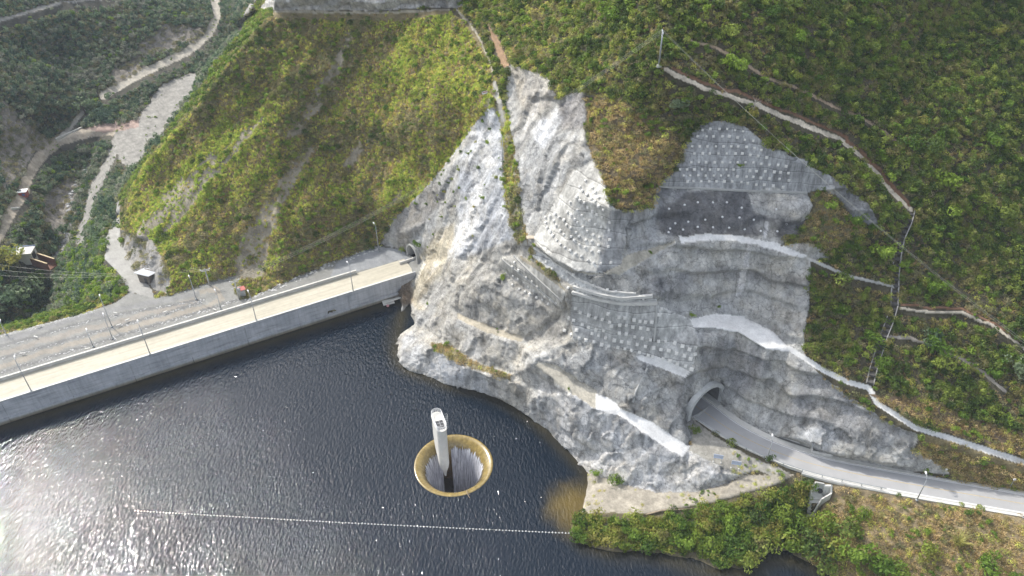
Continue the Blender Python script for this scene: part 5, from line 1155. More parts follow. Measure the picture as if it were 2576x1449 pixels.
# shed
g = ground(374, 702); g.z = 3.8; t = empty('shed', g, R(-20), 'small shed with shiny zinc sheet roof beside the winding gravel road', 'shed')
b = MB(); b.box((0, 0, 1.2), (4.2, 3.4, 2.8)); b.build('wall', plain('shed_wall', (.16, .14, .12), .9), t)
b = MB(); b.box((0, 0, 2.85), (5.4, 4.6, .1), M=Matrix.Rotation(R(-14), 3, 'X'))
for k in range(9): b.box((-2.5 + .62 * k, 0, 2.93), (.07, 4.6, .05), M=Matrix.Rotation(R(-14), 3, 'X'))
b.build('roof', M['roofmetal'], t)
b = MB(); b.box((.6, -1.72, .9), (1.0, .08, 1.9)); b.build('door', M['dark'], t)
# cabinet with red roof by the parapet
g = at(610, 742, 5.2); t = empty('cabinet', g, R(28), 'grey cabinet with flat red roof beside the transformer pole', 'cabinet')
b = MB(); b.box((0, 0, 1), (1.8, 1.5, 2.2)); b.build('body', M['concrete'], t); b = MB(); b.box((0, 0, 2.3), (2.3, 2.0, .15)); b.build('roof', M['red'], t); b = MB(); b.box((0, -.78, 1), (.7, .05, 1.5)); b.build('door', M['galv'], t)
# outlet house in the valley
g = ground(66, 652); t = empty('outlet_building', g, R(8), 'white flat roofed concrete building by the stream with brown walled channel', 'building')
b = MB(); b.box((0, 0, 1.5), (7.5, 5.0, 5)); b.build('wall', M['concrete_light'], t)
b = MB(); b.box((0, 0, 4.1), (8.0, 5.5, .3)); b.build('roof', M['concrete_light'], t)
b = MB(); b.box((0, 2.6, 4.45), (8.0, .15, .4)); b.build('roof_rail', plain('blue_grey_steel', (.2, .26, .4), .5), t)
b = MB(); b.box((3.78, -.5, 2), (.1, 2.6, 2.6)); b.build('doorway', M['dark'], t)
brn = plain('rusty_brown', (.17, .08, .05), .85); b = MB(); Qm = Matrix.Rotation(R(-32), 3, 'Z')
b.box(Qm @ Vector((8.5, 2.0, .2)) + Vector((0, 1, 0)), (9.5, .3, 3.6), M=Qm); b.box(Qm @ Vector((8.5, -1.4, .2)) + Vector((0, 1, 0)), (9.5, .3, 3.6), M=Qm); b.box(Qm @ Vector((8.5, .3, -1.2)) + Vector((0, 1, 0)), (9.5, 3.1, .3), M=Qm); b.build('channel', brn, t)
b = MB(); b.box(Qm @ Vector((8.5, 2.0, 2.1)) + Vector((0, 1, 0)), (9.7, .5, .2), M=Qm); b.box(Qm @ Vector((8.5, -1.4, 2.1)) + Vector((0, 1, 0)), (9.7, .5, .2), M=Qm); b.build('channel_coping', plain('ochre_coping', (.5, .4, .24), .8), t)
# kiosk on the valley road
g = ground(62, 493); t = empty('kiosk', g, R(10), 'small red kiosk with white roof on the edge of the valley road', 'kiosk')
b = MB(); b.box((0, 0, 1.1), (3.0, 2.4, 2.5)); b.build('wall', M['red'], t); b = MB(); b.box((0, 0, 2.5), (3.6, 3.0, .22)); b.build('roof', M['white'], t); b = MB(); b.box((.3, -1.23, 1.3), (1.1, .06, 1.0)); b.build('window', plain('blue_pane', (.1, .16, .35), .3), t)
# bridge parapet at the crossing
for (a, c_, lab) in (((140, 352), (212, 318), 'low white concrete parapet on the upper side of the stream crossing'), ((28, 527), (50, 526), 'pale concrete strip across the valley road below the kiosk')):
    a = ground(*a); c_ = ground(*c_); b = MB(); d = c_ - a; b.box((0, 0, .3), (d.length, .5, .9), M=d.to_track_quat('X', 'Z').to_matrix()); o = b.build('road_parapet', M['concrete_light']); o.location = (a + c_) / 2; tag(o, lab, 'parapet')
# timber landing at the gully
g = ground(1335, 604); t = empty('timber_landing', g, R(4), 'small pale timber landing at the bottom of the grassy gully', 'platform')
b = MB()
for k in range(8): b.box((-1.05 + .3 * k, 0, .9), (.26, 1.3, .08))
b.build('planks', plain('pale_timber', (.5, .43, .33), .85, var=.3), t)
for x_ in (-1, 1):
    for y_ in (-.55, .55): b = MB(); b.tube([(x_, y_, -1.0), (x_, y_, .88)], .07, 6); b.build('leg', M['wood'], t)
g = ground(1226, 246); t = empty('warning_panel', g, R(30), 'small tilted white and red panel at the tip of the rock cone', 'panel')
b = MB(); b.box((0, 0, .8), (1.6, .08, .7), M=Matrix.Rotation(R(-35), 3, 'X')); b.build('panel', M['white'], t); b = MB(); b.box((0, -.06, .95), (1.3, .05, .18), M=Matrix.Rotation(R(-35), 3, 'X')); b.build('stripe', M['red'], t)
for x_ in (-.5, .5): b = MB(); b.tube([(x_, 0, -.3), (x_, 0, .8)], .05, 5); b.build('leg', M['wood'], t)
# drain pipe down the lower cliff, fallen log
a = ground(1628, 926); c_ = ground(1600, 985); e = ground(1592, 1012); b = MB(); nn_ = gnormal(1610, 960) * .25; b.tube([a + nn_ - a, c_ + nn_ - a, e + nn_ - a], .28, 8); o = b.build('drain_chute', M['concrete']); o.location = a; tag(o, 'pale straight drain chute down the cliff below the square blocks', 'drain chute')
a = ground(1625, 1296); c_ = ground(1742, 1279); b = MB(); b.tube([Vector((0, 0, .3)), (c_ - a) * .35 + Vector((0, .5, .35)), (c_ - a) * .7 + Vector((0, .1, .45)), c_ - a + Vector((0, 0, .3))], [.22, .2, .15, .08], 7); b.tube([(c_ - a) * .5 + Vector((0, .3, .4)), (c_ - a) * .6 + Vector((0, 1.2, .9))], [.1, .04], 5); o = b.build('fallen_log', M['wood']); o.location = a; tag(o, 'long bare fallen log lying between the dirt strip and the green bank', 'log')
# pale bars lying on the gravel
def zb(x, y): return ((x / 1.288) * .644, (1125 + y / 1.288) * .644)
for k, (x, y, rz, lab) in enumerate(((195, 190, 30, 'pale concrete bar on the outermost rubble edge'), (180, 245, -20, 'pale concrete bar on the rubble strip left of the lamp pair'), (115, 328, 10, 'stubby pale bar at the left end of the inner rubble strip'), (580, 125, -15, 'pale concrete bar below the winding road junction'), (597, 185, 35, 'pale concrete bar on the inner rubble strip below the lamp pair'), (640, 160, 40, 'long pale bar on the inner rubble strip right of the lamp pair'), (830, 120, 40, 'pale bar on the rubble strip short of the loop'), (1080, 108, -30, 'pale bar on the rubble beside the parapet at the loop'), (440, 305, 25, 'long pale bar on rubble against the rear parapet'))):
    q = at(*zb(x, y), 5.5); b = MB(); b.box((0, 0, 0), (1.25, .25, .25)); o = b.build('concrete_bar', M['concrete_light']); o.location = q; o.rotation_euler = (0, .05, R(rz)); tag(o, lab, 'concrete bar', 'pale bars lying on the rubble')
# ------------------------------------------------------------ plants
def leaf_mesh(name, n, rad, hgt, leaf, m, shape='dome', seed=0, lobes=0):
    rg = np.random.default_rng(seed); V_ = []; F_ = []
    lob = [(rg.normal(0, .45, 2), rg.uniform(.35, .8), rg.uniform(.4, .6)) for _ in range(lobes)]
    for i in range(n):
        a = rg.uniform(0, math.tau)
        if shape == 'crown':
            d = rg.normal(size=3); d /= np.linalg.norm(d); rr_ = rg.uniform(.55, 1.0) ** .5
            if lobes:
                (lx, ly), lz, lr = lob[i % lobes]; c = np.array([lx * rad, ly * rad, hgt * lz]) + d * rr_ * lr * rad * np.array([1, 1, .75])
            else: c = np.array([d[0] * rad * rr_, d[1] * rad * rr_, hgt * .6 + d[2] * rr_ * hgt * .4])
        elif shape == 'sprawl': rr_ = rg.uniform(0, 1) ** .5; c = np.array([math.cos(a) * rad * rr_, math.sin(a) * rad * rr_, hgt * (1 - rr_ ** 2) * rg.uniform(.35, 1)])
        else:
            rr_ = rg.uniform(0, 1) ** .5; c = np.array([math.cos(a) * rad * rr_, math.sin(a) * rad * rr_, hgt * math.sqrt(max(0, 1 - rr_ ** 2)) * rg.uniform(.45, 1.0)])
        out_ = c - np.array([0, 0, hgt * .3]); out_ /= np.linalg.norm(out_) + 1e-6
        nrm = out_ + rg.normal(0, .6, 3); nrm /= np.linalg.norm(nrm); t1 = np.cross(nrm, rg.normal(size=3)); t1 /= np.linalg.norm(t1); t2 = np.cross(nrm, t1)
        s = leaf * rg.uniform(.6, 1.3); k = len(V_)
        V_ += [c - t1 * s, c + t2 * s * .5, c + t1 * s, c - t2 * s * .5]; F_.append((k, k + 1, k + 2, k + 3))
    me = bpy.data.meshes.new(name); me.from_pydata([tuple(v) for v in V_], [], F_); me.update(); me.materials.append(m); return me
def blade_mesh(name, n, rad, hgt, w, m, seed=0, lean=.5):
    rg = np.random.default_rng(seed); V_ = []; F_ = []
    for i in range(n):
        a = rg.uniform(0, math.tau); r0 = rad * rg.uniform(0, .6); b0 = np.array([math.cos(a) * r0, math.sin(a) * r0, -.1]); d = np.array([math.cos(a + rg.normal(0, .5)), math.sin(a + rg.normal(0, .5)), 0])
        h = hgt * rg.uniform(.6, 1.15); l = lean * rg.uniform(.3, 1.2) * h; s = np.cross(d, (0, 0, 1)) * w; k = len(V_)
        V_ += [b0 - s, b0 + s, b0 + d * l * .4 + s * .8 + (0, 0, h * .7), b0 + d * l * .4 - s * .8 + (0, 0, h * .7), b0 + d * l + (0, 0, h * .95)]; F_ += [(k, k + 1, k + 2, k + 3), (k + 3, k + 2, k + 4)]
    me = bpy.data.meshes.new(name); me.from_pydata([tuple(v) for v in V_], [], F_); me.update(); me.materials.append(m); return me
ML = {}
ML['shrub'] = m_leaf('shrub_leaves', [(0.080, 0.129, 0.033), (0.145, 0.215, 0.050), (0.227, 0.287, 0.061), (0.320, 0.388, 0.077), (0.266, 0.245, 0.097)], .42, .07, .5)
ML['lime'] = m_leaf('bright_leaves', [(0.122, 0.213, 0.034), (0.192, 0.300, 0.044), (0.279, 0.388, 0.061)], .42, .1, .5)
ML['grass'] = m_leaf('hill_grass', [(0.325, 0.377, 0.106), (0.551, 0.611, 0.144), (0.777, 0.809, 0.183), (0.713, 0.595, 0.216), (0.422, 0.449, 0.165)], .42, .05, .35)
ML['yellow'] = m_leaf('yellow_grass', [(0.357, 0.474, 0.101), (0.475, 0.603, 0.123), (0.560, 0.648, 0.160)], .45, .08, .35)
ML['drygrass'] = m_leaf('dry_grass', [(0.344, 0.306, 0.130), (0.527, 0.397, 0.202), (0.685, 0.531, 0.286), (0.448, 0.397, 0.143)], .42, .09, .4)
ML['gray'] = m_leaf('dull_leaves', [(0.189, 0.205, 0.095), (0.315, 0.315, 0.158), (0.410, 0.362, 0.205)], .42, .08, .5)
ML['valley'] = m_leaf('valley_leaves', [(0.085, 0.142, 0.090), (0.155, 0.229, 0.122), (0.239, 0.298, 0.170), (0.307, 0.316, 0.244)], .42, .04, .5)  # bluish tint puts the valley haze into the leaf colour
ML['bank'] = m_leaf('bank_leaves', [(0.095, 0.173, 0.029), (0.173, 0.268, 0.039), (0.286, 0.363, 0.057), (0.325, 0.306, 0.077)], .42, .12, .5)
protos = {
 'shrubA': leaf_mesh('shrubA', 170, 1.0, 1.15, .17, ML['shrub'], 'dome', 1), 'shrubB': leaf_mesh('shrubB', 150, 1.0, 1.5, .17, ML['shrub'], 'crown', 2, 5), 'shrubG': leaf_mesh('shrubG', 130, 1.0, .9, .16, ML['gray'], 'sprawl', 3),
 'lime': leaf_mesh('lime', 150, 1.0, 1.3, .18, ML['lime'], 'crown', 4, 4), 'grass': blade_mesh('grass', 46, .8, 1.1, .055, ML['grass'], 5), 'yellow': blade_mesh('yellow', 46, .8, 1.1, .055, ML['yellow'], 15), 'grassS': leaf_mesh('grassS', 110, 1.0, .8, .14, ML['grass'], 'sprawl', 6),
 'dry': blade_mesh('dry', 40, .8, .8, .05, ML['drygrass'], 7, .8), 'dryS': leaf_mesh('dryS', 90, 1.0, .5, .14, ML['drygrass'], 'sprawl', 12), 'valA': leaf_mesh('valA', 150, 1.0, 1.3, .2, ML['valley'], 'crown', 8, 4), 'bankA': leaf_mesh('bankA', 170, 1.0, 1.3, .17, ML['bank'], 'crown', 9, 5), 'bankG': blade_mesh('bankG', 50, .8, 1.4, .06, ML['bank'], 10, .6)}
PO = {k: bpy.data.objects.new('plant_model', v) for k, v in protos.items()}   # never linked to the scene
# cell areas and sampling
Pc = POS; e1 = Pc[:-1, 1:] - Pc[:-1, :-1]; e2 = Pc[1:, :-1] - Pc[:-1, :-1]; AREA = np.linalg.norm(np.cross(e1, e2), axis=-1)
AREA = np.minimum(AREA, 60.0)
NZ = NR[:-1, :-1]
cellX = PX[:-1, :-1]; cellY = PY[:-1, :-1]
CN1 = fbm(POS[:-1, :-1], 14, 4, 0.6, 51); CN2 = fbm(POS[:-1, :-1], 5, 3, 0.6, 61)
NV = ~np.isin(CL, (SHRUB, GRASS, DRY, VALLEY, BANK)) 
NV |= BS
PTH = np.isin(CL, (BENCH, DIRT, GRAVEL)); 
def grow(m, n):
    for _ in range(n): q = m.copy(); q[1:] |= m[:-1]; q[:-1] |= m[1:]; q[:, 1:] |= m[:, :-1]; q[:, :-1] |= m[:, 1:]; m = q
    return m
PB = grow(PTH, 1); PD = PB.copy()
for k in (1, 2, 3, 4): PD[k:] |= PB[:-k]
PD = PD[:-1, :-1]; BSc = BS[:-1, :-1]
VD = PB.copy()
for k in (1, 2, 3, 4, 5, 6): VD[k:] |= PB[:-k]
VD = VD[:-1, :-1] & (cell == VALLEY)
PLANTS = ('shrub', 'grass', 'scrub', 'plants', 'weeds')
KEEPOUT = np.zeros(cellX.shape, bool)
for kp in ([(2028, 1208), (2104, 1212), (2104, 1250), (2072, 1275), (2056, 1312), (2020, 1312), (2030, 1250)], [(345, 670), (400, 670), (405, 735), (350, 735)], [(1725, 1030), (1760, 1060), (1750, 1080), (1728, 1075)], [(30, 632), (95, 632), (140, 690), (110, 705), (40, 690)]): KEEPOUT |= inpoly(cellX, cellY, kp)
KEEPOUT |= dist_line(cellX, cellY, [(p_[0] - 1, p_[1] + 3) for p_ in sdp]) < 9
INFR = (cellX > -60) & (cellX < 2640) & (cellY > -40) & (cellY < 1500)
LOG = open('/tmp/scatter.log', 'w')
def scatter(name, proto, dens, smin, smax, lab, cat, tall=1.0, tilt=.15, cap=130000):
    dens = dens * np.where(KEEPOUT, 0, 1) * np.where(INFR, 1, .3)
    w = dens * AREA; w[bad] = 0
    if proto in ('yellow', 'shrubA', 'shrubB', 'shrubG', 'lime', 'grass', 'grassS', 'dry', 'dryS', 'valA', 'bankA', 'bankG') and 'weeds' not in name and name != 'crag_plants': w = w * np.where(PD | VD, .04, 1) * np.where(BSc, .12, 1)
    w = np.asarray(w); tot = w.sum(); n = int(min(tot, cap)); J, I = np.nonzero(w > 0)
    if n < 1: return
    pr_ = w[J, I] / tot; idx = rng.choice(len(J), n, p=pr_); jj, ii = J[idx], I[idx]; a = rng.random(n)[:, None]; b_ = rng.random(n)[:, None]
    P = POS[jj, ii] * (1 - a) * (1 - b_) + POS[jj, ii + 1] * a * (1 - b_) + POS[jj + 1, ii] * (1 - a) * b_ + POS[jj + 1, ii + 1] * a * b_
    P = P - np.array([0, 0, .12])
    if P[:, 2].min() < 50: keep_ = P[:, 2] > (0.05 if True else -99); keep_ |= (cellX[jj, ii] < 720) & (cellY[jj, ii] < 830); P = P[keep_]; n = len(P)
    me = bpy.data.meshes.new(name); me.vertices.add(n); me.vertices.foreach_set('co', P.astype(np.float32).ravel())
    rot = np.stack([rng.normal(0, tilt, n), rng.normal(0, tilt, n), rng.uniform(0, 6.283, n)], 1).astype(np.float32)
    s = (smin + (smax - smin) * rng.random(n) ** 1.6); sc = np.stack([s, s, s * rng.uniform(.75, 1.25, n) * tall], 1).astype(np.float32)
    A = me.attributes.new('rot', 'FLOAT_VECTOR', 'POINT'); A.data.foreach_set('vector', rot.ravel())
    A = me.attributes.new('scl', 'FLOAT_VECTOR', 'POINT'); A.data.foreach_set('vector', sc.ravel())
    o = link(name, me); tag(o, lab, cat, None, 'stuff')
    ng = bpy.data.node_groups.new('scatter', 'GeometryNodeTree'); ng.interface.new_socket('Geometry', in_out='INPUT', socket_type='NodeSocketGeometry'); ng.interface.new_socket('Geometry', in_out='OUTPUT', socket_type='NodeSocketGeometry')
    gi = ng.nodes.new('NodeGroupInput'); go_ = ng.nodes.new('NodeGroupOutput'); ip = ng.nodes.new('GeometryNodeInstanceOnPoints'); ob = ng.nodes.new('GeometryNodeObjectInfo'); ob.inputs['Object'].default_value = PO[proto]; ob.inputs['As Instance'].default_value = True
    ra = ng.nodes.new('GeometryNodeInputNamedAttribute'); ra.data_type = 'FLOAT_VECTOR'; ra.inputs['Name'].default_value = 'rot'; sa = ng.nodes.new('GeometryNodeInputNamedAttribute'); sa.data_type = 'FLOAT_VECTOR'; sa.inputs['Name'].default_value = 'scl'
    er = ng.nodes.new('FunctionNodeEulerToRotation')
    ng.links.new(gi.outputs[0], ip.inputs['Points']); ng.links.new(ob.outputs['Geometry'], ip.inputs['Instance']); ng.links.new(ra.outputs['Attribute'], er.inputs[0]); ng.links.new(er.outputs[0], ip.inputs['Rotation']); ng.links.new(sa.outputs['Attribute'], ip.inputs['Scale']); ng.links.new(ip.outputs[0], go_.inputs[0])
    md = o.modifiers.new('scatter', 'NODES'); md.node_group = ng
    print(name, proto, n, round(tot), file=LOG, flush=True); print(name, proto, n, 'area', round(float((dens > 0).astype(float).ravel() @ AREA.ravel())))
def C(*cl): return np.isin(cell, cl).astype(float)
sh = C(SHRUB)
upleft = np.clip((1900 - cellX) / 500, 0, 1) * sh                # the lighter, grassier hillside left of the ridge pole
lowr = np.clip((cellY - 560) / 150, 0, 1); dryp = np.clip(((CN1 + .6 * CN2) * -1 - .12 + .22 * lowr) / .12, 0, 1) * sh
thin = 1 - .75 * dryp
scatter('slope_dry_grass', 'dry', dryp * 1.5, .35, .9, 'brown dry grass in openings of the right hillside shrubs', 'grass')
scatter('shrub_cover', 'shrubA', thin * sh * (.9 + .8 * CN1).clip(.1) * (1 - .5 * upleft), .5, 1.5, 'dense low dark green shrubs covering the right hillside', 'shrubs')
scatter('shrub_cover', 'shrubB', thin * sh * (.45 - .5 * CN1).clip(.05) * (1 - .4 * upleft), .6, 1.7, 'rounded taller shrubs spread over the right hillside', 'shrubs')
scatter('dull_shrub_cover', 'shrubG', sh * (.6 + .8 * CN2).clip(.05), .5, 1.2, 'dull brownish shrubs between the green ones on the hillside', 'shrubs')
scatter('bright_shrub_cover', 'lime', sh * (.05 + .25 * (CN2 > .25) + .10 * upleft), .6, 1.5, 'bright green bushes scattered over the right hillside', 'shrubs')
scatter('hill_grass', 'grassS', sh * upleft * 1.0 + sh * .35, .4, 1.0, 'yellow green grass between the hillside shrubs', 'grass')
gh = C(GRASS); RB = RIB[:-1, :-1]; RBW = RIBW[:-1, :-1]; gpatch = (.9 * RB + .9 * RBW + .3 * CN2)
topl = np.clip((300 - cellY) / 200, 0, 1) * np.clip((850 - cellX) / 300, 0, 1)
gs = gpatch / (gpatch[cell == GRASS].std() + 1e-6)
scatter('yellow_grass', 'yellow', gh * np.clip(.9 + 1.7 * gs, 0, 4.5) * (1 - .6 * topl), .35, .85, 'bright yellow green grass in streaks down the steep left hill', 'grass')
scatter('brown_grass', 'dry', gh * np.clip(3.4 - 2.2 * np.abs(gs + .6), 0, 3.2), .35, .8, 'brown dead grass between the green streaks of the left hill', 'grass')
scatter('tall_grass', 'grass', gh * np.clip(1.1 + .7 * gs, .15, 2.2), .35, .85, 'tall yellow green grass growing down the steep left hill', 'grass')
scatter('tall_grass', 'grassS', gh * np.clip(1.1 + .5 * gs, .3, 2), .35, .9, 'matted grass under the tall grass of the left hill', 'grass')
scatter('hill_shrubs', 'shrubG', gh * (np.clip(-.05 - .9 * gs, 0, 1.8) + .5 * topl), .4, 1.2, 'dull low shrubs in patches on the left hill', 'shrubs')
scatter('hill_shrubs', 'lime', gh * (.025 + (.1 - .5 * CN2).clip(0, .12)), .5, 1.2, 'bright bushes dotted on the left hill', 'shrubs')
scatter('hill_shrubs', 'shrubA', gh * (.06 + .2 * topl + .25 * np.clip(-gs - .9, 0, 1)), .5, 1.4, 'dark green shrubs dotted on the left hill', 'shrubs')
dr = C(DRY)
scatter('dry_grass', 'dry', dr * (.8 + .5 * CN2), .5, 1.2, 'brown dry grass on the cut slopes and banks', 'grass')
scatter('dry_grass', 'dryS', dr * .8, .6, 1.4, 'matted brown grass on the cut slopes', 'grass')
scatter('sparse_shrubs', 'shrubG', dr * (.12 + .3 * CN1).clip(.02), .5, 1.2, 'dull shrubs growing among the dry grass', 'shrubs')
scatter('sparse_shrubs', 'lime', dr * (.05 + .3 * (CN2 > .25) + .5 * (cellX > 1240) * (cellX < 1345) * (cellY < 620) * (CN2 > 0)), .4, 1.1, 'green bushes growing among the dry grass', 'shrubs')
scatter('sparse_shrubs', 'grassS', dr * .4, .4, 1.1, 'green grass among the dry grass', 'grass')
va = C(VALLEY)
lowspur = np.clip((cellY - 560) / 60, 0, 1) * np.clip((cellX - 130) / 40, 0, 1)
scatter('valley_scrub', 'shrubG', va * .5, .4, 1.2, 'low olive undergrowth on the far valley sides', 'scrub')
scatter('valley_scrub', 'valA', va * (.36 + .3 * CN1) * (1 - .3 * lowspur), .8, 2.4, 'dark trees and scrub covering the far valley sides', 'scrub')
scatter('valley_scrub', 'shrubG', va * (.22 - .3 * CN1).clip(.03), .9, 2.2, 'dull scrub on the far valley sides', 'scrub')
scatter('valley_scrub', 'lime', va * (.02 + .1 * (CN2 > .3) + .35 * lowspur), .8, 2.0, 'bright bushes on the spur below the gravel platform', 'scrub')
scatter('valley_scrub', 'grassS', va * lowspur * .6, .8, 1.8, 'yellow green grass on the spur below the platform', 'grass')
bk = C(BANK)
scatter('bank_scrub', 'bankA', bk * .55, .7, 1.9, 'lush green scrub crowding the bank above the dark water', 'scrub')
scatter('bank_scrub', 'bankG', bk * .8, .6, 1.4, 'tall green grass on the reservoir bank', 'grass')
scatter('bank_scrub', 'shrubB', bk * .12, .7, 1.6, 'dark green scrub on the reservoir bank', 'scrub')
rk = C(CRAG); scatter('crag_plants', 'shrubG', rk * (.25 + .6 * CN2).clip(0) * (cellX < 560), .5, 1.6, 'small plants on the bare rocky ground', 'plants')
# edges of benches: tufts along the dirt parts of the cliffs
ed_ = C(DIRT) * (CN2 > .35); scatter('track_weeds', 'lime', ed_ * .5, .25, .8, 'weeds on the dirt tracks and benches', 'weeds')
scatter('track_weeds', 'grassS', C(DIRT) * (CN2 > .0) * (cellX > 1440) * (cellY > 1120) * .45, .3, .8, 'thin yellow green weeds on the shore track below the tunnel', 'weeds')
rko = C(ROCK) * (CN2 > .45) * (cellX > 1000) * (cellX < 1330) * (cellY < 640) * (cellY > 250)
scatter('rock_weeds', 'lime', rko * .12, .3, .8, 'small green plants growing from the sprayed rock cone', 'plants')

# rubble strips
def rock_mesh(name, m, seed):
    rg = random.Random(seed); bm = bmesh.new(); bmesh.ops.create_icosphere(bm, subdivisions=1, radius=.5)
    for v in bm.verts: v.co *= rg.uniform(.7, 1.25); v.co.z *= .75
    me = bpy.data.meshes.new(name); bm.to_mesh(me); bm.free(); me.materials.append(m); return me
M['stone'] = plain('grey_stone', (.42, .42, .41), .9, var=.3, scale=.8)
M['stone_pale'] = plain('pale_stone', (.5, .5, .49), .9, var=.2, scale=.8)
PO['rockA'] = bpy.data.objects.new('stone_model', rock_mesh('stoneA', M['stone'], 1)); PO['rockB'] = bpy.data.objects.new('stone_model', rock_mesh('stoneB', M['stone_pale'], 2))
def zone(lines, w):
    d = np.full(cellX.shape, 1e9)
    for l in lines: d = np.minimum(d, dist_line(cellX, cellY, l))
    return (d < w / 2).astype(float)
inner = [(-300, 1026), (0, 938), (300, 845), (600, 754), (700, 724)]; st2 = [(-300, 985), (0, 902), (230, 838), (400, 793), (512, 758)]; st3 = [(-300, 950), (0, 870), (90, 847), (225, 807), (320, 787), (450, 764), (512, 752)]; outer = [(-300, 922), (0, 845), (80, 825), (155, 805), (240, 780)]
hillfoot = [(430, 742), (491, 723), (540, 708), (593, 696)]; white = [(618, 752), (710, 716), (815, 669), (880, 646), (950, 620)]
scatter('rubble', 'rockA', zone([st3, st2, outer, hillfoot], 5) * 3.0 + zone([inner], 9) * 3.0, .25, .8, 'grey rubble strips heaped between the gravel lanes', 'rubble', cap=9000)
scatter('rubble', 'rockB', zone([white], 10) * 2.4 + zone([inner], 8) * .25, .35, 1.0, 'pale broken stone along the foot of the hill and parapet', 'rubble', cap=7000)
scatter('stream_boulders', 'rockA', (zone([[(120, 790), (130, 740), (142, 655), (172, 600), (192, 490), (240, 395)]], 40) * .25), .6, 2.4, 'grey boulders along the stream bed in the valley', 'boulders', cap=3000)
scatter('loose_stones', 'rockB', C(DIRT) * .03 + C(BENCH) * .02 + C(CRAG) * .05, .2, .6, 'loose stones lying on the tracks and benches', 'stones', cap=4000)

# single trees and bushes that stand out
TM = {}
def crown(kind, m, seed, n=420, leaf=.16, lob=8): 
    TM[kind] = leaf_mesh(kind + '_crown', n, 1.0, 1.3, leaf, m, 'crown', seed, lob)
crown('bright', ML['lime'], 21); crown('dark', ML['valley'], 22, 520, .14, 10); crown('bank', ML['bank'], 23, 460, .13, 9); crown('olive', ML['shrub'], 24, 420, .14, 8)
tb = MB(); tb.tube([(0, 0, -.25), (.02, .01, .3), (0, .03, .75)], [.09, .065, .03], 7)
for a in range(5): tb.tube([(.01, .02, .3 + .08 * a), (.35 * math.cos(a * 2.4), .35 * math.sin(a * 2.4), .75 + .07 * a)], [.035, .012], 5)
trunk_me = None
def tree(px, py, s, kind, lab, grp=None, cat='tree', name='broadleaf_tree', tall=1.0):
    global trunk_me
    g = ground(px, py); t = empty(name, g, random.uniform(0, 6.28), lab, cat, grp); t.scale = (s, s, s * tall)
    if trunk_me is None: o = tb.build('trunk', M['bark'], t, True); trunk_me = o.data
    else: o = link('trunk', trunk_me, t)
    c = link('crown', TM[kind], t); return t
tree(1848, 183, 2.6, 'bright', 'round bright green tree alone between the two hill tracks', tall=1.3)
tree(2352, 890, 2.7, 'bright', 'bright yellow green tree above the lower hillside path', tall=1.3)
tree(2545, 935, 2.6, 'dark', 'bluish green tree near the right edge above the lower path')
tree(2430, 980, 1.8, 'olive', 'olive tree just below the lower hillside path')
tree(215, 285, 5.0, 'dark', 'large dark tree standing over the stream crossing in the valley')
tree(255, 300, 3.6, 'dark', 'smaller dark tree right of the large one at the stream crossing')
tree(20, 672, 7.0, 'bank', 'huge green tree beside the white outlet building at the left edge')
tree(62, 745, 5.0, 'dark', 'broad dark tree below the outlet building'); tree(15, 780, 5.5, 'dark', 'dark tree in the left corner beyond the gravel platform')
tree(95, 715, 4.2, 'olive', 'olive tree by the stream just below the brown channel')
tree(1052, 618, 1.5, 'bright', 'leafy green bush hanging over the small tunnel arch', cat='bush', name='bush')
tree(1282, 384, 1.5, 'bright', 'bright bush on the gully edge halfway up the rock cone', cat='bush', name='bush')
tree(1862, 420, .6, 'bright', 'tiny green plant growing out of the upper stained wall', cat='plant', name='small_plant')
tree(1265, 702, .9, 'bright', 'small green bush at the top of the jutting rock block', cat='bush', name='bush')
tree(1078, 768, .6, 'bright', 'tiny bush low on the rock just above the waterline corner', cat='plant', name='small_plant')
tree(1740, 796, .7, 'bright', 'small plant at the left end of the middle white bench', cat='plant', name='small_plant'); tree(1808, 773, .5, 'bright', 'tiny plant on the streaked wall above the middle white bench', cat='plant', name='small_plant')
tree(1748, 1088, 1.3, 'olive', 'ragged bush at the foot of the tunnel mouth', cat='bush', name='bush'); tree(1552, 1214, 1.7, 'bank', 'dark green bush at the foot of the pale cliff by the water', cat='bush', name='bush')
tree(1502, 1195, 1.1, 'bright', 'small bright bush where the pale cliff meets the water', cat='bush', name='bush')
tree(2155, 565, 1.9, 'bright', 'bright bush at the end of the dark rock tongue right of the upper wall', cat='bush', name='bush'); tree(2090, 525, 1.6, 'bright', 'bright bush above the grassy hump right of the upper wall', cat='bush', name='bush')
tree(2022, 355, 1.3, 'bright', 'light green bush just below the long hillside track', cat='bush', name='bush'); tree(2220, 920, 2.2, 'bank', 'green tree beside the lower part of the stepped drain')
tree(2005, 160, 1.7, 'bright', 'pale green tree above the upper hill track right of the ridge pole'); tree(2170, 20, 3.0, 'bright', 'pale spreading tree at the top edge right of the ridge pole')
tree(2400, 545, 2.2, 'bright', 'leafy bright tree right of the bend where the track meets the drain')
for (x, y) in ((1117, 612), (1150, 617), (1178, 655), (1110, 720), (1157, 720), (1030, 767), (1073, 780), (1115, 850), (970, 820), (950, 862), (1020, 860), (935, 930), (968, 925), (1003, 970), (1030, 950), (950, 970), (918, 1020), (1148, 1003), (1007, 1043), (1100, 1047), (945, 1095), (895, 1183), (1095, 1193), (870, 1105), (805, 1030), (850, 1030), (1225, 655), (1228, 855), (1210, 900), (922, 985), (965, 1025), (870, 1245), (985, 905), (1085, 765), (1015, 840), (940, 885)):
    tree(644 + x / 2, y / 2, random.uniform(.35, .8), random.choice(('bright', 'bank', 'olive')), 'small green plant rooted in the pale sprayed rock cone', 'small plants on the rock cone', 'plant', 'small_plant')
rt = random.Random(77); cnt = 0
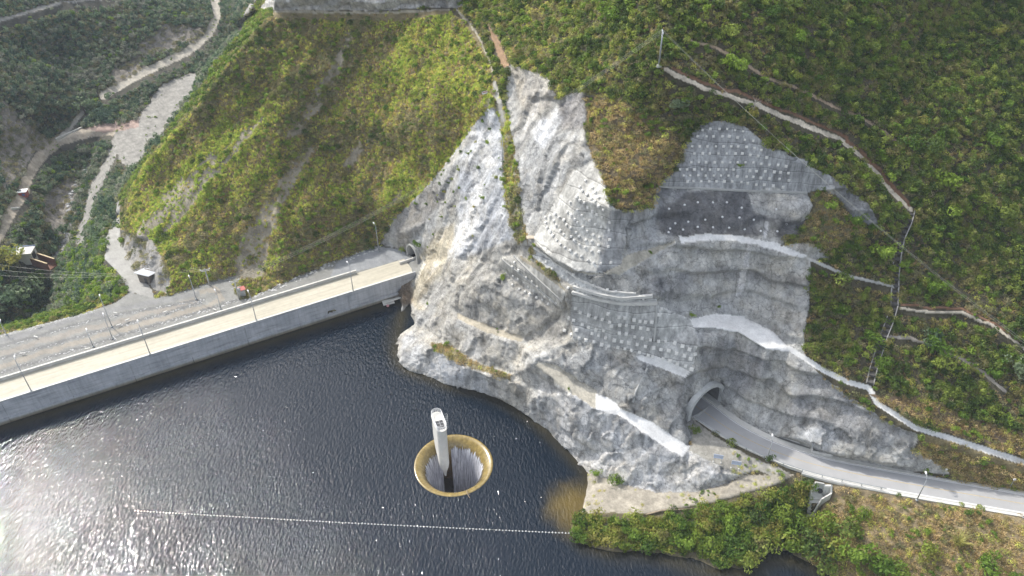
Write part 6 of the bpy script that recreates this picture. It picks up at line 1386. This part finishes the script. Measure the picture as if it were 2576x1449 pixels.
while cnt < 34:
    a, c = rt.uniform(1350, 2560), rt.uniform(10, 950); i_, j_ = gidx(a, c)
    if CL[int(j_), int(i_)] != SHRUB or PD[int(j_) - 2, int(i_)] or KEEPOUT[int(j_), int(i_)]: continue
    tree(a, c, rt.uniform(1.3, 2.6), rt.choice(('bank', 'dark', 'olive', 'olive', 'bright')), 'leafy tree standing above the low shrubs of the right hillside', 'trees scattered over the right hillside', tall=rt.uniform(.9, 1.4)); cnt += 1
bankpts = [(1850, 1395, 2.6), (1915, 1385, 2.5), (1790, 1385, 2.2), (1730, 1370, 2.0), (1985, 1375, 3.0), (2040, 1390, 3.2), (2100, 1395, 3.0), (2155, 1410, 2.8), (1965, 1300, 2.4), (1905, 1310, 2.2), (2010, 1325, 2.5), (1840, 1330, 2.0), (1770, 1325, 1.9), (2130, 1345, 2.8), (2075, 1330, 2.6),
           (1600, 1355, 1.8), (1540, 1350, 1.7), (1660, 1360, 1.9), (1490, 1345, 1.4), (1700, 1320, 1.6), (1640, 1320, 1.4), (1930, 1255, 1.9), (1870, 1270, 1.6), (2200, 1440, 2.8), (2260, 1450, 2.6), (2070, 1440, 2.6), (2330, 1400, 2.2), (2480, 1440, 2.6), (2170, 1300, 1.8), (1880, 1425, 2.0), (1820, 1420, 1.8), (1455, 1340, 1.1)]
for k, (a, b_, s) in enumerate(bankpts):
    kd = ('bank', 'olive', 'bank', 'bright')[k % 4]
    tree(a, b_, s, kd, 'leafy bush in the dense green growth on the reservoir bank', 'bushes crowding the reservoir bank', 'bush', 'bank_bush', 1.0 + .2 * (k % 3))
# tall pampas-like grass clump lower right
g = ground(2405, 1372); bm_ = blade_mesh('grass_clump', 160, .5, 3.0, .05, m_leaf('pale_reed', [(.36, .36, .10), (.38, .36, .12)], .3), 31, .8)
o = link('grass_clump', bm_); o.location = g; tag(o, 'large pale yellow green grass clump on the lower right slope', 'grass clump')
# bare tree above the gray wall
g = ground(1892, 290); b = MB(); rgd = random.Random(5)
b.tube([(0, 0, -.2), (.1, 0, 2), (.05, .1, 3.6)], [.14, .1, .05], 6)
for k in range(11): a = rgd.uniform(0, 6.28); z = rgd.uniform(1.2, 3.4); l = rgd.uniform(.6, 1.5); b.tube([(.06, 0, z), (math.cos(a) * l * .6, math.sin(a) * l * .6, z + .5), (math.cos(a) * l, math.sin(a) * l, z + .9)], [.05, .035, .02], 4)
o = b.build('bare_tree', plain('dead_wood', (.36, .33, .29), .9), origin=tuple(g)) if False else b.build('bare_tree', plain('dead_wood', (.36, .33, .29), .9)); o.location = g; tag(o, 'leafless grey tree beside the long hillside track above the stained wall', 'bare tree')

# ------------------------------------------------------------ haze
b = MB(); b.box((0, 260, 60), (1500, 1300, 240)); hz = b.build('haze', bpy.data.materials.new('air')); tag(hz, 'thin bluish air filling the valley', 'haze', None, 'stuff')
hm = hz.data.materials[0]; hm.use_nodes = True; t = hm.node_tree; t.nodes.clear(); ho_ = t.nodes.new('ShaderNodeOutputMaterial'); pv = t.nodes.new('ShaderNodeVolumePrincipled'); pv.inputs['Color'].default_value = (.75, .85, 1, 1); pv.inputs['Density'].default_value = 0.00013; pv.inputs['Anisotropy'].default_value = 0.0
t.links.new(pv.outputs[0], ho_.inputs['Volume'])
print('objects', len(bpy.data.objects))
